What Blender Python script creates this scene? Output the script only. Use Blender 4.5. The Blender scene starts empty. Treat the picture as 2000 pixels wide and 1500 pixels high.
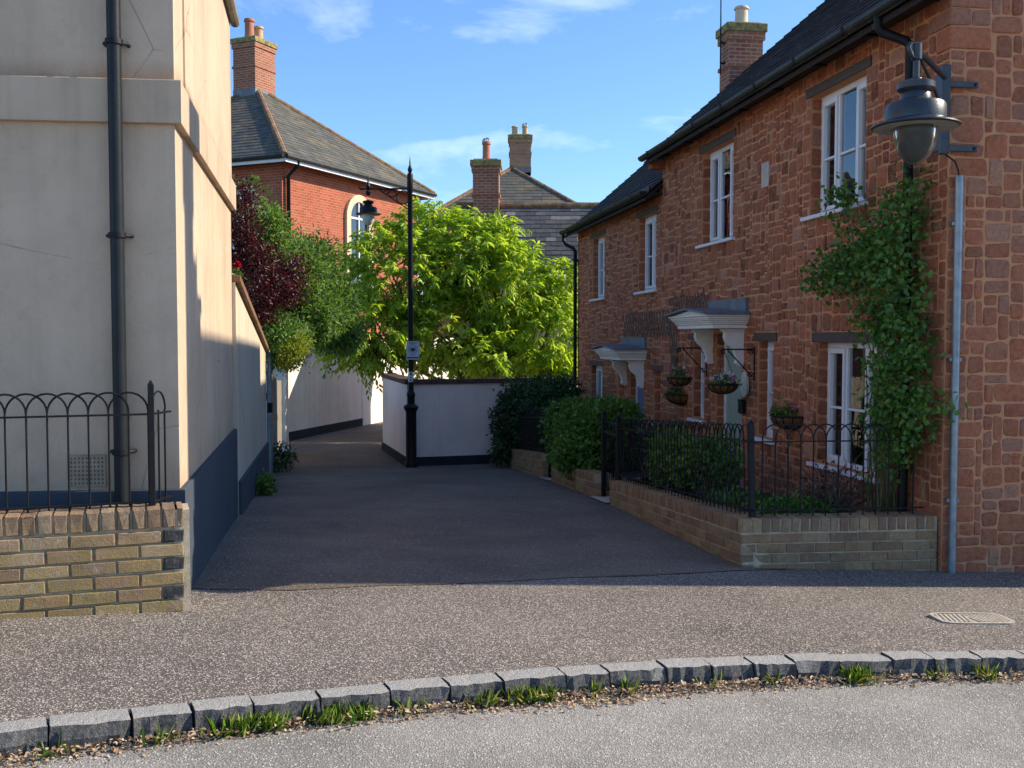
import bpy, math, random
import numpy as np
from mathutils import Vector, Matrix
R = math.radians
rnd = random.Random(7)
scene = bpy.context.scene
COL = scene.collection

# ------------------------------------------------------------------ camera, sky, sun, exposure
CZ = 1.6
cam_d = bpy.data.cameras.new('camera'); cam = bpy.data.objects.new('camera', cam_d); COL.objects.link(cam)
cam_d.sensor_width = 36; cam_d.lens = 36.0; cam_d.clip_start = .05; cam_d.clip_end = 2000
cam.location = (0, 0, CZ); cam.rotation_euler = (R(90) - math.atan(90/2000), 0, 0)
scene.camera = cam

SUN_AZ, SUN_EL = R(9.2), R(33.0)          # azimuth measured from +X towards +Y
to_sun = Vector((math.cos(SUN_EL)*math.cos(SUN_AZ), math.cos(SUN_EL)*math.sin(SUN_AZ), math.sin(SUN_EL)))
sd = bpy.data.lights.new('sun', 'SUN'); sun = bpy.data.objects.new('sun', sd); COL.objects.link(sun)
sd.energy = 2.5; sd.angle = R(.53); sd.color = (1.0, .88, .69)
sun.rotation_euler = to_sun.to_track_quat('Z', 'Y').to_euler(); sun.location = (20, 5, 20)

world = bpy.data.worlds.new('World'); scene.world = world; world.use_nodes = True
wn, wl = world.node_tree.nodes, world.node_tree.links; wn.clear()
sky = wn.new('ShaderNodeTexSky'); sky.sky_type = 'NISHITA'; sky.sun_disc = False
sky.sun_elevation = SUN_EL; sky.sun_rotation = R(90) - SUN_AZ
sky.altitude = 0; sky.air_density = 1.0; sky.dust_density = .3; sky.ozone_density = 8.0
tc = wn.new('ShaderNodeTexCoord')
mp = wn.new('ShaderNodeMapping'); mp.inputs['Scale'].default_value = (2.6, 2.6, 8.0); mp.inputs['Location'].default_value = (3.02, 1.2, 4.7)
nz = wn.new('ShaderNodeTexNoise'); nz.inputs['Scale'].default_value = 1.6; nz.inputs['Detail'].default_value = 9; nz.inputs['Roughness'].default_value = .58; nz.inputs['Distortion'].default_value = .35
cr = wn.new('ShaderNodeValToRGB'); cr.color_ramp.elements[0].position = .56; cr.color_ramp.elements[1].position = .96
cr.color_ramp.elements[1].color = (.75, .75, .75, 1)
mx = wn.new('ShaderNodeMix'); mx.data_type = 'RGBA'; mx.inputs[7].default_value = (7.6, 8.0, 8.6, 1)
bg = wn.new('ShaderNodeBackground'); bg.inputs['Strength'].default_value = .082
wo = wn.new('ShaderNodeOutputWorld')
wl.new(tc.outputs['Generated'], mp.inputs['Vector']); wl.new(mp.outputs[0], nz.inputs['Vector']); wl.new(nz.outputs['Fac'], cr.inputs[0])
wl.new(cr.outputs[0], mx.inputs[0]); wl.new(sky.outputs[0], mx.inputs[6]); wl.new(mx.outputs[2], bg.inputs['Color']); wl.new(bg.outputs[0], wo.inputs[0])

vs = scene.view_settings
vs.view_transform = 'Standard'; vs.look = 'None'; vs.exposure = 1.55; vs.gamma = 1.0; vs.use_curve_mapping = False
scene.render.engine = 'CYCLES'
scene.cycles.use_denoising = True
scene.cycles.max_bounces = 8; scene.cycles.diffuse_bounces = 5; scene.cycles.transparent_max_bounces = 16

# ------------------------------------------------------------------ helpers
def interp(T, y):
    if y <= T[0][0]: return T[0][1]
    for (a, b), (c, d) in zip(T, T[1:]):
        if y <= c: return b + (d-b)*(y-a)/(c-a)
    return T[-1][1]
GT = [(0, .22), (4, .15), (5.4, .085), (7.55, -.04), (11.4, -.24), (15.2, -.51), (18.9, -.80), (24, -.90), (30, -.95), (60, -1.0)]
def gz(X, Y):
    a = (interp(GT, Y-.6) + interp(GT, Y) + interp(GT, Y+.6))/3
    return a + max(-6, min(6, X))*interp([(8, -.035), (14, 0)], Y)

class MB:
    def __init__(s): s.v = []; s.f = []; s.t = []
    def add(s, verts, faces, tone=.5):
        o = len(s.v); s.v += [tuple(p) for p in verts]
        for f in faces: s.f.append([i+o for i in f]); s.t.append(tone)
        return s
    def box(s, a, b, tone=.5, M=None):
        x0, y0, z0 = a; x1, y1, z1 = b
        P = [Vector(p) for p in ((x0,y0,z0),(x1,y0,z0),(x1,y1,z0),(x0,y1,z0),(x0,y0,z1),(x1,y0,z1),(x1,y1,z1),(x0,y1,z1))]
        if M is not None: P = [M @ p for p in P]
        return s.add(P, [(3,2,1,0),(4,5,6,7),(0,1,5,4),(1,2,6,5),(2,3,7,6),(3,0,4,7)], tone)
    def prism(s, pts, off, tone=.5):
        n = len(pts); A = [Vector(p) for p in pts]; o = Vector(off); B = [p+o for p in A]
        F = [list(range(n))[::-1], [n+i for i in range(n)]] + [(i, (i+1) % n, n+(i+1) % n, n+i) for i in range(n)]
        return s.add(A+B, F, tone)
    def quad(s, a, b, c, d, tone=.5): return s.add([a,b,c,d], [(0,1,2,3)], tone)
    def tube(s, pts, r, n=8, tone=.5):
        pts = [Vector(p) for p in pts]; m = len(pts)
        rs = r if isinstance(r, (list, tuple)) else [r]*m
        V = []; prev = None
        for i, p in enumerate(pts):
            t = (pts[min(i+1, m-1)] - pts[max(i-1, 0)])
            t = t.normalized() if t.length > 1e-9 else Vector((0,0,1))
            if prev is None:
                u = t.orthogonal().normalized()
            else:
                u = (prev - t*prev.dot(t)); u = u.normalized() if u.length > 1e-6 else t.orthogonal().normalized()
            prev = u; w = t.cross(u)
            V += [p + (u*math.cos(2*math.pi*k/n) + w*math.sin(2*math.pi*k/n))*rs[i] for k in range(n)]
        F = [(i*n+k, i*n+(k+1) % n, (i+1)*n+(k+1) % n, (i+1)*n+k) for i in range(m-1) for k in range(n)]
        F += [list(range(n))[::-1], [(m-1)*n+k for k in range(n)]]
        return s.add(V, F, tone)
    def lathe(s, prof, n=20, c=(0,0,0), tone=.5):
        V = [(c[0]+r*math.cos(2*math.pi*k/n), c[1]+r*math.sin(2*math.pi*k/n), c[2]+z) for r, z in prof for k in range(n)]
        m = len(prof)
        F = [(i*n+k, i*n+(k+1) % n, (i+1)*n+(k+1) % n, (i+1)*n+k) for i in range(m-1) for k in range(n)]
        if prof[0][0] > 1e-6: F.append(list(range(n))[::-1])
        if prof[-1][0] > 1e-6: F.append([(m-1)*n+k for k in range(n)])
        return s.add(V, F, tone)
    def mesh(s, name, mat, smooth=False):
        me = bpy.data.meshes.new(name); me.from_pydata(s.v, [], s.f)
        at = me.attributes.new('tone', 'FLOAT', 'FACE'); at.data.foreach_set('value', s.t)
        if mat: me.materials.append(mat)
        if smooth: me.polygons.foreach_set('use_smooth', [True]*len(me.polygons))
        me.update(); return me
    def build(s, name, mat, parent=None, smooth=False, kind=None, label=None):
        return place(s.mesh(name, mat, smooth), name, parent, kind=kind, label=label)

def place(me, name, parent=None, M=None, kind=None, label=None):
    o = bpy.data.objects.new(name, me); COL.objects.link(o)
    if parent: o.parent = parent
    if M is not None: o.matrix_local = M
    if kind: o['kind'] = kind
    if label: o['label'] = label
    return o
def thing(name, label, cat, loc=(0,0,0), rz=0, group=None):
    o = bpy.data.objects.new(name, None); COL.objects.link(o); o.empty_display_size = .1
    o.location = loc; o.rotation_euler = (0, 0, rz); o['label'] = label; o['category'] = cat
    if group: o['group'] = group
    return o
def tag(o, label, cat, group=None):
    o['label'] = label; o['category'] = cat
    if group: o['group'] = group
    return o
def structure(o): o['kind'] = 'structure'; return o
def smoothed(o, ang=40):
    for p in o.data.polygons: p.use_smooth = True
    try: o.data.set_sharp_from_angle(angle=R(ang))
    except Exception: pass
    return o
def bevel(o, w=.004, seg=2):
    m = o.modifiers.new('bevel', 'BEVEL'); m.width = w; m.segments = seg; m.limit_method = 'ANGLE'; return o
def Tm(x, y, z, rx=0, ry=0, rz=0, sc=(1,1,1)):
    return Matrix.Translation((x,y,z)) @ Matrix.Rotation(rz,4,'Z') @ Matrix.Rotation(ry,4,'Y') @ Matrix.Rotation(rx,4,'X') @ Matrix.Diagonal((sc[0],sc[1],sc[2],1))
def pieces(items, name, mat, parent, limit=300, key=None, stuff_name=None):
    """items: list of MB (unique) ; the biggest `limit` become objects, the rest one stuff mesh"""
    if key: items = sorted(items, key=key)
    for mb in items[:limit]: mb.build(name, mat, parent)
    rest = items[limit:]
    if rest:
        J = MB()
        for mb in rest:
            o = len(J.v); J.v += mb.v; J.f += [[i+o for i in f] for f in mb.f]; J.t += mb.t
        J.build(stuff_name or name+'_field', mat, parent, kind='stuff')

# ------------------------------------------------------------------ materials
class NT:
    def __init__(s, name):
        s.m = bpy.data.materials.new(name); s.m.use_nodes = True
        s.n = s.m.node_tree.nodes; s.l = s.m.node_tree.links; s.n.clear()
        s.out = s.n.new('ShaderNodeOutputMaterial')
    def new(s, t, **kw):
        nd = s.n.new('ShaderNode'+t)
        for k, v in kw.items(): setattr(nd, k, v)
        return nd
    def link(s, a, b): s.l.new(a, b)
    def coord(s, kind='Object', scale=(1,1,1)):
        if kind == 'World': c = s.new('NewGeometry').outputs['Position']
        else: c = s.new('TexCoord').outputs[kind]
        if scale != (1,1,1):
            m = s.new('Mapping'); m.inputs['Scale'].default_value = scale; s.link(c, m.inputs['Vector']); c = m.outputs[0]
        return c
    def noise(s, scale, detail=4, rough=.55, c=None, dist=0):
        n = s.new('TexNoise'); n.inputs['Scale'].default_value = scale; n.inputs['Detail'].default_value = detail
        n.inputs['Roughness'].default_value = rough; n.inputs['Distortion'].default_value = dist
        if c is not None: s.link(c, n.inputs['Vector'])
        return n.outputs['Fac']
    def vor(s, scale, c=None, feature='F1'):
        n = s.new('TexVoronoi'); n.feature = feature; n.inputs['Scale'].default_value = scale
        if c is not None: s.link(c, n.inputs['Vector'])
        return n
    def ramp(s, fac, stops, interp='LINEAR'):
        r = s.new('ValToRGB'); r.color_ramp.interpolation = interp
        e = r.color_ramp.elements
        while len(e) < len(stops): e.new(.5)
        for i, (p, c) in enumerate(stops):
            e[i].position = p; e[i].color = (c[0], c[1], c[2], 1) if not isinstance(c, (int, float)) else (c, c, c, 1)
        s.link(fac, r.inputs[0]); return r.outputs[0]
    def mix(s, fac, a, b, mode='MIX'):
        m = s.new('Mix'); m.data_type = 'RGBA'; m.blend_type = mode
        for inp, val in ((m.inputs[0], fac), (m.inputs[6], a), (m.inputs[7], b)):
            if isinstance(val, (int, float)): inp.default_value = val
            elif isinstance(val, tuple): inp.default_value = (val[0], val[1], val[2], 1)
            else: s.link(val, inp)
        return m.outputs[2]
    def math(s, op, a, b=None, clamp=False):
        m = s.new('Math'); m.operation = op; m.use_clamp = clamp
        for i, v in enumerate((a, b)):
            if v is None: continue
            if isinstance(v, (int, float)): m.inputs[i].default_value = v
            else: s.link(v, m.inputs[i])
        return m.outputs[0]
    def attr(s, name='tone'):
        a = s.new('Attribute'); a.attribute_name = name; return a.outputs['Fac']
    def orand(s): return s.new('ObjectInfo').outputs['Random']
    def z(s, lo, hi):
        x = s.new('SeparateXYZ'); s.link(s.new('NewGeometry').outputs['Position'], x.inputs[0])
        m = s.new('MapRange'); m.inputs[1].default_value = lo; m.inputs[2].default_value = hi; s.link(x.outputs[2], m.inputs[0]); return m.outputs[0]
    def bump(s, h, strength=.3, dist=.01):
        b = s.new('Bump'); b.inputs['Strength'].default_value = strength; b.inputs['Distance'].default_value = dist; s.link(h, b.inputs['Height']); return b.outputs[0]
    def pbr(s, col, rough=.7, normal=None, spec=.3, metal=0, coat=0):
        p = s.new('BsdfPrincipled')
        if isinstance(col, tuple): p.inputs['Base Color'].default_value = (*col, 1)
        else: s.link(col, p.inputs['Base Color'])
        if isinstance(rough, (int, float)): p.inputs['Roughness'].default_value = rough
        else: s.link(rough, p.inputs['Roughness'])
        p.inputs['Specular IOR Level'].default_value = spec; p.inputs['Metallic'].default_value = metal
        if coat: p.inputs['Coat Weight'].default_value = coat
        if normal is not None: s.link(normal, p.inputs['Normal'])
        s.link(p.outputs[0], s.out.inputs[0]); return p

def m_simple(name, col, rough=.6, var=.12, scale=9, bump=.15, bscale=60, spec=.3, metal=0, dirt=None):
    t = NT(name); c = t.coord('World')
    n = t.noise(scale, 5, .6, c)
    lo = tuple(x*(1-var) for x in col); hi = tuple(min(1, x*(1+var)) for x in col)
    cc = t.ramp(n, [(.3, lo), (.7, hi)])
    if dirt: cc = t.mix(t.ramp(t.noise(dirt[1], 6, .65, c), [(dirt[2], 0), (dirt[2]+.18, dirt[3])]), cc, dirt[0])
    t.pbr(cc, rough, t.bump(t.noise(bscale, 4, .6, c), bump, .01), spec, metal); return t.m

def m_render(name, col, streak, grime=True):
    """painted roughcast: fine texture, faint vertical streaks and rusty grime"""
    t = NT(name); c = t.coord('World')
    base = t.ramp(t.noise(1.3, 5, .6, c), [(.3, tuple(x*.90 for x in col)), (.7, tuple(min(1, x*1.06) for x in col))])
    st = t.noise(1.0, 6, .6, t.coord('World', (7, 7, .35)))
    base = t.mix(t.ramp(st, [(.46, 0), (.74, .55)]), base, streak)
    if grime:
        g = t.noise(2.6, 7, .68, t.coord('World', (1, 1, .7)), .3)
        base = t.mix(t.ramp(g, [(.54, 0), (.8, .30)]), base, tuple(x*.55 for x in streak))
    fine = t.noise(260, 3, .6, c)
    base = t.mix(.22, base, t.ramp(fine, [(.3, .72), (.7, 1.0)]), 'MULTIPLY')
    t.pbr(base, .9, t.bump(t.math('ADD', fine, t.math('MULTIPLY', t.noise(38, 4, .6, c), 1.4)), .5, .004), .15)
    return t.m

def m_cream():
    """cream render of the left house: adds the rusty line above the band and splash at the foot"""
    t = NT('cream_render'); c = t.coord('World')
    col = (.63, .485, .35); sh = (.44, .335, .24)
    base = t.ramp(t.noise(1.1, 7, .66, c, .4), [(.28, tuple(x*.76 for x in col)), (.5, tuple(x*.96 for x in col)), (.72, tuple(x*1.08 for x in col))])
    base = t.mix(t.ramp(t.noise(9, 7, .7, c), [(.52, 0), (.75, .35)]), base, tuple(x*.62 for x in col))
    st = t.noise(1.0, 6, .6, t.coord('World', (6, 6, .3)))
    base = t.mix(t.ramp(st, [(.45, 0), (.75, .5)]), base, sh)
    edge = t.noise(3.2, 6, .7, t.coord('World', (1.2, 1.2, .4)))
    band = t.math('MULTIPLY', t.ramp(t.z(2.90, 3.20), [(.40, 0), (.42, 1.0), (.52, .7), (.85, 0)]), t.ramp(edge, [(.3, .35), (.65, 1)]))
    base = t.mix(t.math('MULTIPLY', band, .75), base, (.32, .15, .07))
    foot = t.math('MULTIPLY', t.ramp(t.z(.74, 1.25), [(0, 1.0), (.35, .35), (1, 0)]), t.ramp(edge, [(.35, 0), (.7, 1)]))
    base = t.mix(t.math('MULTIPLY', foot, .55), base, (.34, .18, .10))
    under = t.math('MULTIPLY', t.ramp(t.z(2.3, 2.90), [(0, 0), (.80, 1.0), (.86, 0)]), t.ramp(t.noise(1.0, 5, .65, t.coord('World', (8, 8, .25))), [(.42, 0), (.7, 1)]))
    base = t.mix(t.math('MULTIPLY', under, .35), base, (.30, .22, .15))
    ve = t.vor(.75, t.mix(.12, c, t.new('TexNoise').outputs['Color']), 'DISTANCE_TO_EDGE')
    crk = t.math('MULTIPLY', t.ramp(ve.outputs['Distance'], [(0, 1), (.0035, 0)]), t.ramp(t.noise(1.7, 4, .6, c), [(.5, 0), (.6, 1)]))
    base = t.mix(t.math('MULTIPLY', crk, .6), base, (.16, .12, .09))
    fine = t.noise(240, 3, .6, c)
    base = t.mix(.25, base, t.ramp(fine, [(.3, .7), (.7, 1.0)]), 'MULTIPLY')
    t.pbr(base, .92, t.bump(t.math('ADD', fine, t.math('MULTIPLY', t.noise(30, 4, .6, c), 1.6)), .55, .005), .12)
    return t.m

def m_asphalt(name, dark, light, chip, density, scale, wet=None):
    t = NT(name); c = t.coord('World')
    v = t.vor(scale, c); v2 = t.vor(scale*.55, c)
    sp = t.new('SeparateColor'); t.link(v.outputs['Color'], sp.inputs[0])
    sp2 = t.new('SeparateColor'); t.link(v2.outputs['Color'], sp2.inputs[0])
    base = t.ramp(sp.outputs[1], [(0, dark), (1, light)])
    patch = t.mix(1.0, t.ramp(t.noise(1.2, 6, .62, c), [(.3, .72), (.7, 1.14)]), t.ramp(t.noise(.35, 5, .6, c), [(.35, .80), (.65, 1.1)]), 'MULTIPLY')
    base = t.mix(1.0, base, patch, 'MULTIPLY')
    base = t.mix(t.ramp(sp.outputs[0], [(1-density, 0), (1-density+.03, .95)]), base, t.ramp(sp.outputs[2], [(0, tuple(x*.62 for x in chip)), (1, chip)]))
    sv = t.vor(2.6, c); sc_ = t.new('SeparateColor'); t.link(sv.outputs['Color'], sc_.inputs[0])
    base = t.mix(t.math('MULTIPLY', t.ramp(sv.outputs['Distance'], [(.035, .55), (.06, 0)]), t.ramp(sc_.outputs[0], [(.72, 0), (.74, 1)])), base, tuple(x*.55 for x in dark))
    base = t.mix(t.ramp(t.noise(2.2, 7, .7, t.coord('World', (.35, 1, 1)), .6), [(.56, 0), (.74, .38)]), base, tuple(x*.9 for x in dark))
    if wet: base = t.mix(t.ramp(t.noise(.9, 5, .6, c), [(.52, 0), (.72, .5)]), base, wet)
    t.pbr(base, .85, t.bump(v.outputs['Distance'], .55, .008), .25); return t.m

def m_stone():
    t = NT('red_sandstone'); c = t.coord('World')
    tone = t.attr()
    base = t.ramp(tone, [(0, (.22, .068, .034)), (.2, (.44, .132, .062)), (.42, (.34, .118, .064)), (.62, (.52, .168, .080)), (.82, (.38, .175, .112)), (1, (.52, .26, .16))])
    base = t.mix(t.ramp(t.noise(16, 6, .65, c), [(.35, 0), (.75, .55)]), base, (.46, .24, .155))
    base = t.mix(.9, base, t.ramp(t.noise(26, 7, .75, c, .5), [(.30, .55), (.48, .90), (.68, 1.12)]), 'MULTIPLY')
    base = t.mix(t.ramp(t.noise(7, 6, .7, c), [(.66, 0), (.75, .35)]), base, (.46, .34, .26))
    t.pbr(base, .9, t.bump(t.math('ADD', t.noise(36, 6, .68, c), t.math('MULTIPLY', t.noise(120, 4, .65, c), .5)), 1.0, .016), .15); return t.m

def m_mortar():
    t = NT('lime_mortar'); c = t.coord('World')
    base = t.ramp(t.noise(4, 6, .62, c), [(.3, (.55, .25, .122)), (.7, (.68, .335, .172))])
    base = t.mix(t.ramp(t.noise(140, 4, .65, c), [(.35, .5), (.6, 0)]), base, (.36, .18, .11))
    t.pbr(base, .95, t.bump(t.noise(90, 5, .65, c), .6, .008), .1); return t.m

def m_brick(name, cols, lichen=.5, lo=.1, hi=.7, moss=(.36, .31, .06), white=.3):
    t = NT(name); c = t.coord('World'); r = t.orand()
    n = len(cols)
    base = t.ramp(r, [((i+.0)/n, k) for i, k in enumerate(cols)], 'CONSTANT')
    base = t.mix(.75, base, t.ramp(t.noise(30, 6, .7, c), [(.3, .66), (.7, 1.15)]), 'MULTIPLY')
    base = t.mix(t.ramp(t.noise(8, 6, .7, c), [(.50, 0), (.72, .45)]), base, (.12, .09, .065))
    zz = t.ramp(t.z(lo, hi), [(0, 1), (.55, .7), (1, .10)])
    li = t.math('MULTIPLY', zz, t.ramp(t.noise(11, 7, .72, c, .4), [(.34, 0), (.56, 1)]))
    base = t.mix(t.math('MULTIPLY', li, lichen), base, moss)
    wh = t.ramp(t.noise(17, 7, .75, c), [(.58, 0), (.66, white)])
    base = t.mix(wh, base, (.55, .53, .45))
    t.pbr(base, .92, t.bump(t.math('ADD', t.noise(60, 6, .7, c), t.noise(190, 3, .6, c)), 1.0, .016), .12); return t.m

def m_brickwall(name, col, mortar, scale=1.0, lichen=0):
    """far brickwork (courses a few pixels high): brick pattern in the wall's own metres"""
    t = NT(name); uv = t.new('TexCoord').outputs['UV']
    b = t.new('TexBrick'); b.inputs['Scale'].default_value = 1; b.inputs['Brick Width'].default_value = .225; b.inputs['Row Height'].default_value = .075
    b.inputs['Mortar Size'].default_value = .009; b.inputs['Mortar Smooth'].default_value = .1; b.inputs['Bias'].default_value = -.1
    t.link(uv, b.inputs['Vector'])
    b.inputs['Color1'].default_value = (*col, 1); b.inputs['Color2'].default_value = (col[0]*.72, col[1]*.66, col[2]*.66, 1); b.inputs['Mortar'].default_value = (*mortar, 1)
    c = t.coord('World')
    base = t.mix(.5, b.outputs['Color'], t.ramp(t.noise(2.2, 6, .65, c), [(.3, .68), (.7, 1.12)]), 'MULTIPLY')
    if lichen: base = t.mix(t.ramp(t.noise(3, 6, .7, c), [(.5, 0), (.68, lichen)]), base, (.40, .32, .12))
    t.pbr(base, .9, t.bump(b.outputs['Fac'], -.5, .008), .1); return t.m

def m_slate(name, cols, lichen=.25, lcol=(.42, .28, .06), objr=True):
    t = NT(name); c = t.coord('World')
    tone = t.attr()
    n = len(cols)
    base = t.ramp(tone, [(i/max(1, n-1), k) for i, k in enumerate(cols)])
    base = t.mix(.8, base, t.ramp(t.noise(14, 6, .7, c), [(.3, .6), (.7, 1.2)]), 'MULTIPLY')
    base = t.mix(t.ramp(t.noise(1.1, 7, .7, c), [(.50, 0), (.72, lichen)]), base, lcol)
    base = t.mix(t.ramp(t.noise(6, 6, .75, c), [(.62, 0), (.70, .5)]), base, (.36, .35, .31))
    t.pbr(base, .8, t.bump(t.noise(50, 5, .7, c), .5, .008), .15); return t.m

def m_leaf(name, cols, trans=.45, rough=.45, tcol=None):
    t = NT(name); tone = t.attr(); n = len(cols)
    base = t.ramp(tone, [(i/max(1, n-1), k) for i, k in enumerate(cols)])
    d = t.new('BsdfPrincipled'); t.link(base, d.inputs['Base Color']); d.inputs['Roughness'].default_value = rough; d.inputs['Specular IOR Level'].default_value = .35
    tr = t.new('BsdfTranslucent')
    t.link(t.mix(1.0, base, tcol or (1.5, 1.45, .55), 'MULTIPLY'), tr.inputs['Color'])
    ms = t.new('MixShader'); ms.inputs[0].default_value = trans
    t.link(d.outputs[0], ms.inputs[1]); t.link(tr.outputs[0], ms.inputs[2]); t.link(ms.outputs[0], t.out.inputs[0]); return t.m

def m_glass(name, tint=(.86, .90, .90), rough=.0):
    t = NT(name)
    f = t.new('Fresnel'); f.inputs['IOR'].default_value = 1.55
    c = t.coord('World'); nm = t.bump(t.noise(2.2, 2, .5, c), .05, .03)
    g = t.new('BsdfGlossy'); g.inputs['Roughness'].default_value = rough; g.inputs['Color'].default_value = (.95, .97, 1, 1); t.link(nm, g.inputs['Normal'])
    tr = t.new('BsdfTransparent'); tr.inputs['Color'].default_value = (*tint, 1)
    ms = t.new('MixShader'); fac = t.math('ADD', f.outputs[0], .06, True); t.link(fac, ms.inputs[0])
    t.link(tr.outputs[0], ms.inputs[1]); t.link(g.outputs[0], ms.inputs[2]); t.link(ms.outputs[0], t.out.inputs[0]); return t.m

M = {}
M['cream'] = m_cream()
M['band'] = m_render('band_render', (.56, .43, .31), (.31, .225, .15))
M['white_render'] = m_render('white_render', (.86, .78, .69), (.58, .54, .48))
M['pinkwhite'] = m_render('lilac_white_render', (.88, .73, .64), (.72, .62, .56), True)
M['boundary'] = m_render('boundary_render', (.60, .52, .40), (.36, .31, .24))
M['bluegrey'] = m_render('slate_blue_paint', (.066, .080, .100), (.04, .05, .06))
M['plinth'] = m_render('dark_plinth_paint', (.030, .034, .045), (.02, .02, .025))
M['stone'] = m_stone(); M['mortar'] = m_mortar()
M['brick'] = m_brick('weathered_buff_brick', [(.50, .33, .22), (.43, .28, .19), (.55, .39, .27), (.40, .25, .18), (.48, .35, .25), (.36, .25, .19)], .62, .10, .75, (.40, .33, .08), .6)
M['brick_shade'] = m_brick('mossy_garden_brick', [(.54, .32, .18), (.46, .27, .16), (.58, .38, .22), (.42, .25, .16), (.50, .34, .21)], .34, -.9, .5, (.20, .19, .06), .35)
M['black_brick'] = m_simple('sooty_brick_end', (.045, .045, .043), .9, .5, 30, .6, 80, dirt=((.3, .3, .27), 30, .58, .5))
M['brick_mortar'] = m_simple('sandy_brick_mortar', (.48, .385, .27), .95, .25, 12, .6, 110, dirt=((.30, .27, .10), 9, .5, .6))
M['redbrick'] = m_brickwall('far_red_brick', (.44, .115, .062), (.40, .22, .15))
M['chimbrick'] = m_brickwall('chimney_red_brick', (.36, .125, .08), (.42, .30, .22), 1, .35)
M['chimbuff'] = m_brickwall('chimney_buff_brick', (.40, .22, .13), (.40, .31, .22), 1, .3)
M['lichen'] = m_simple('lichened_capping', (.30, .24, .09), .95, .5, 10, .7, 60, dirt=((.07, .065, .05), 14, .5, .8))
M['pot_red'] = m_simple('terracotta_pot', (.42, .16, .09), .8, .2, 12, .2)
M['pot_buff'] = m_simple('buff_clay_pot', (.50, .34, .20), .8, .25, 12, .2)
M['cream_pot'] = m_simple('cream_clay_pot', (.62, .50, .34), .8, .12, 12, .2)
M['slate_far'] = m_slate('grey_lichened_slate', [(.085, .085, .075), (.13, .125, .11), (.10, .10, .09), (.16, .15, .125)], .3)
M['slate_dark'] = m_slate('dark_blue_slate', [(.055, .057, .062), (.10, .102, .105), (.07, .072, .076), (.10, .10, .10), (.26, .255, .25)], .0)
M['roof_tile'] = m_slate('dark_brown_roof_tile', [(.026, .022, .021), (.046, .036, .032), (.032, .027, .026), (.060, .047, .040)], .12, (.10, .10, .08))
M['ridge_tile'] = m_simple('lichened_ridge_tile', (.20, .11, .07), .9, .5, 6, .6, 60, dirt=((.34, .26, .08), 5, .48, .7))
M['lead'] = m_simple('lead_flashing', (.15, .165, .19), .55, .25, 7, .2, 30, .4)
M['white_paint'] = m_simple('white_gloss_paint', (.74, .74, .76), .35, .05, 6, .08, 30, .45)
M['cream_paint'] = m_simple('off_white_joinery_paint', (.80, .76, .70), .5, .07, 7, .1, 40)
M['lintel'] = m_simple('brown_painted_lintel', (.085, .058, .045), .6, .2, 12, .2, 40)
M['black_iron'] = m_simple('black_painted_iron', (.007, .0075, .009), .5, .3, 20, .25, 90, .25)
M['gutter'] = m_simple('dark_plastic_gutter', (.022, .024, .021), .45, .3, 9, .1, 40, .3, dirt=((.12, .13, .06), 6, .56, .5))
M['grey_pipe'] = m_simple('slate_grey_pipe_paint', (.016, .019, .022), .38, .15, 8, .1, 60, .22)
M['galv'] = m_simple('galvanised_steel', (.24, .29, .33), .42, .25, 10, .1, 60, .5, .7)
M['lamp_iron'] = m_simple('dark_blue_grey_lamp_paint', (.030, .038, .046), .35, .3, 14, .15, 70, .5, dirt=((.16, .15, .13), 20, .62, .4))
M['lamp_under'] = m_simple('pale_reflector_paint', (.30, .31, .29), .5, .15, 9)
M['room'] = m_simple('dim_room', (.10, .09, .085), .95, .2, 3)
M['curtain'] = m_simple('net_curtain', (.74, .74, .74), .95, .1, 14)
M['green_door'] = m_simple('sage_green_door', (.27, .36, .29), .45, .05, 6)
M['blue_door'] = m_simple('slate_blue_door', (.12, .17, .27), .45, .05, 6)
M['glass'] = m_glass('window_glass')
def m_lampglass():
    t = NT('smoky_lamp_glass'); p = t.pbr((.10, .105, .095), .10, None, .6); p.inputs['Transmission Weight'].default_value = .45; p.inputs['IOR'].default_value = 1.2; return t.m
M['lampglass'] = m_lampglass()
M['frosted'] = m_simple('frosted_lamp_glass', (.62, .60, .55), .3, .05)
M['pavement'] = m_asphalt('chipped_pavement', (.095, .080, .070), (.205, .176, .152), (.60, .53, .46), .19, 165)
M['lane'] = m_asphalt('lane_asphalt', (.118, .093, .073), (.225, .178, .140), (.48, .40, .34), .07, 140, (.092, .074, .060))
M['road'] = m_asphalt('road_asphalt', (.21, .195, .175), (.37, .345, .315), (.56, .53, .48), .10, 150)
M['granite'] = m_simple('grey_granite_sett', (.20, .20, .195), .8, .5, 45, .9, 70, .3, dirt=((.04, .042, .045), 22, .46, .85))
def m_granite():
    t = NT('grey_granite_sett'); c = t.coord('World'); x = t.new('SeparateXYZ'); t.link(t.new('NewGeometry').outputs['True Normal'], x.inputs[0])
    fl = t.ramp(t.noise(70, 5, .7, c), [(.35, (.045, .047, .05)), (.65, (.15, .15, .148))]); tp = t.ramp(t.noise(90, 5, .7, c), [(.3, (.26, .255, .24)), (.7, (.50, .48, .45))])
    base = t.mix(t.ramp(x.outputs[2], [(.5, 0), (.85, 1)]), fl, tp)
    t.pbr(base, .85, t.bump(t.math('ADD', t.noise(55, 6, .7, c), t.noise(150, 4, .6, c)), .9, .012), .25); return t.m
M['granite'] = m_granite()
M['grille'] = m_simple('dusty_terracotta_grille', (.36, .28, .20), .9, .2, 14, .4)
M['soil'] = m_simple('dark_soil', (.05, .038, .028), .95, .5, 20, .8, 40)
M['grass_ground'] = m_simple('rough_ground', (.09, .095, .05), .95, .4, 3, .5, 20)
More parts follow.
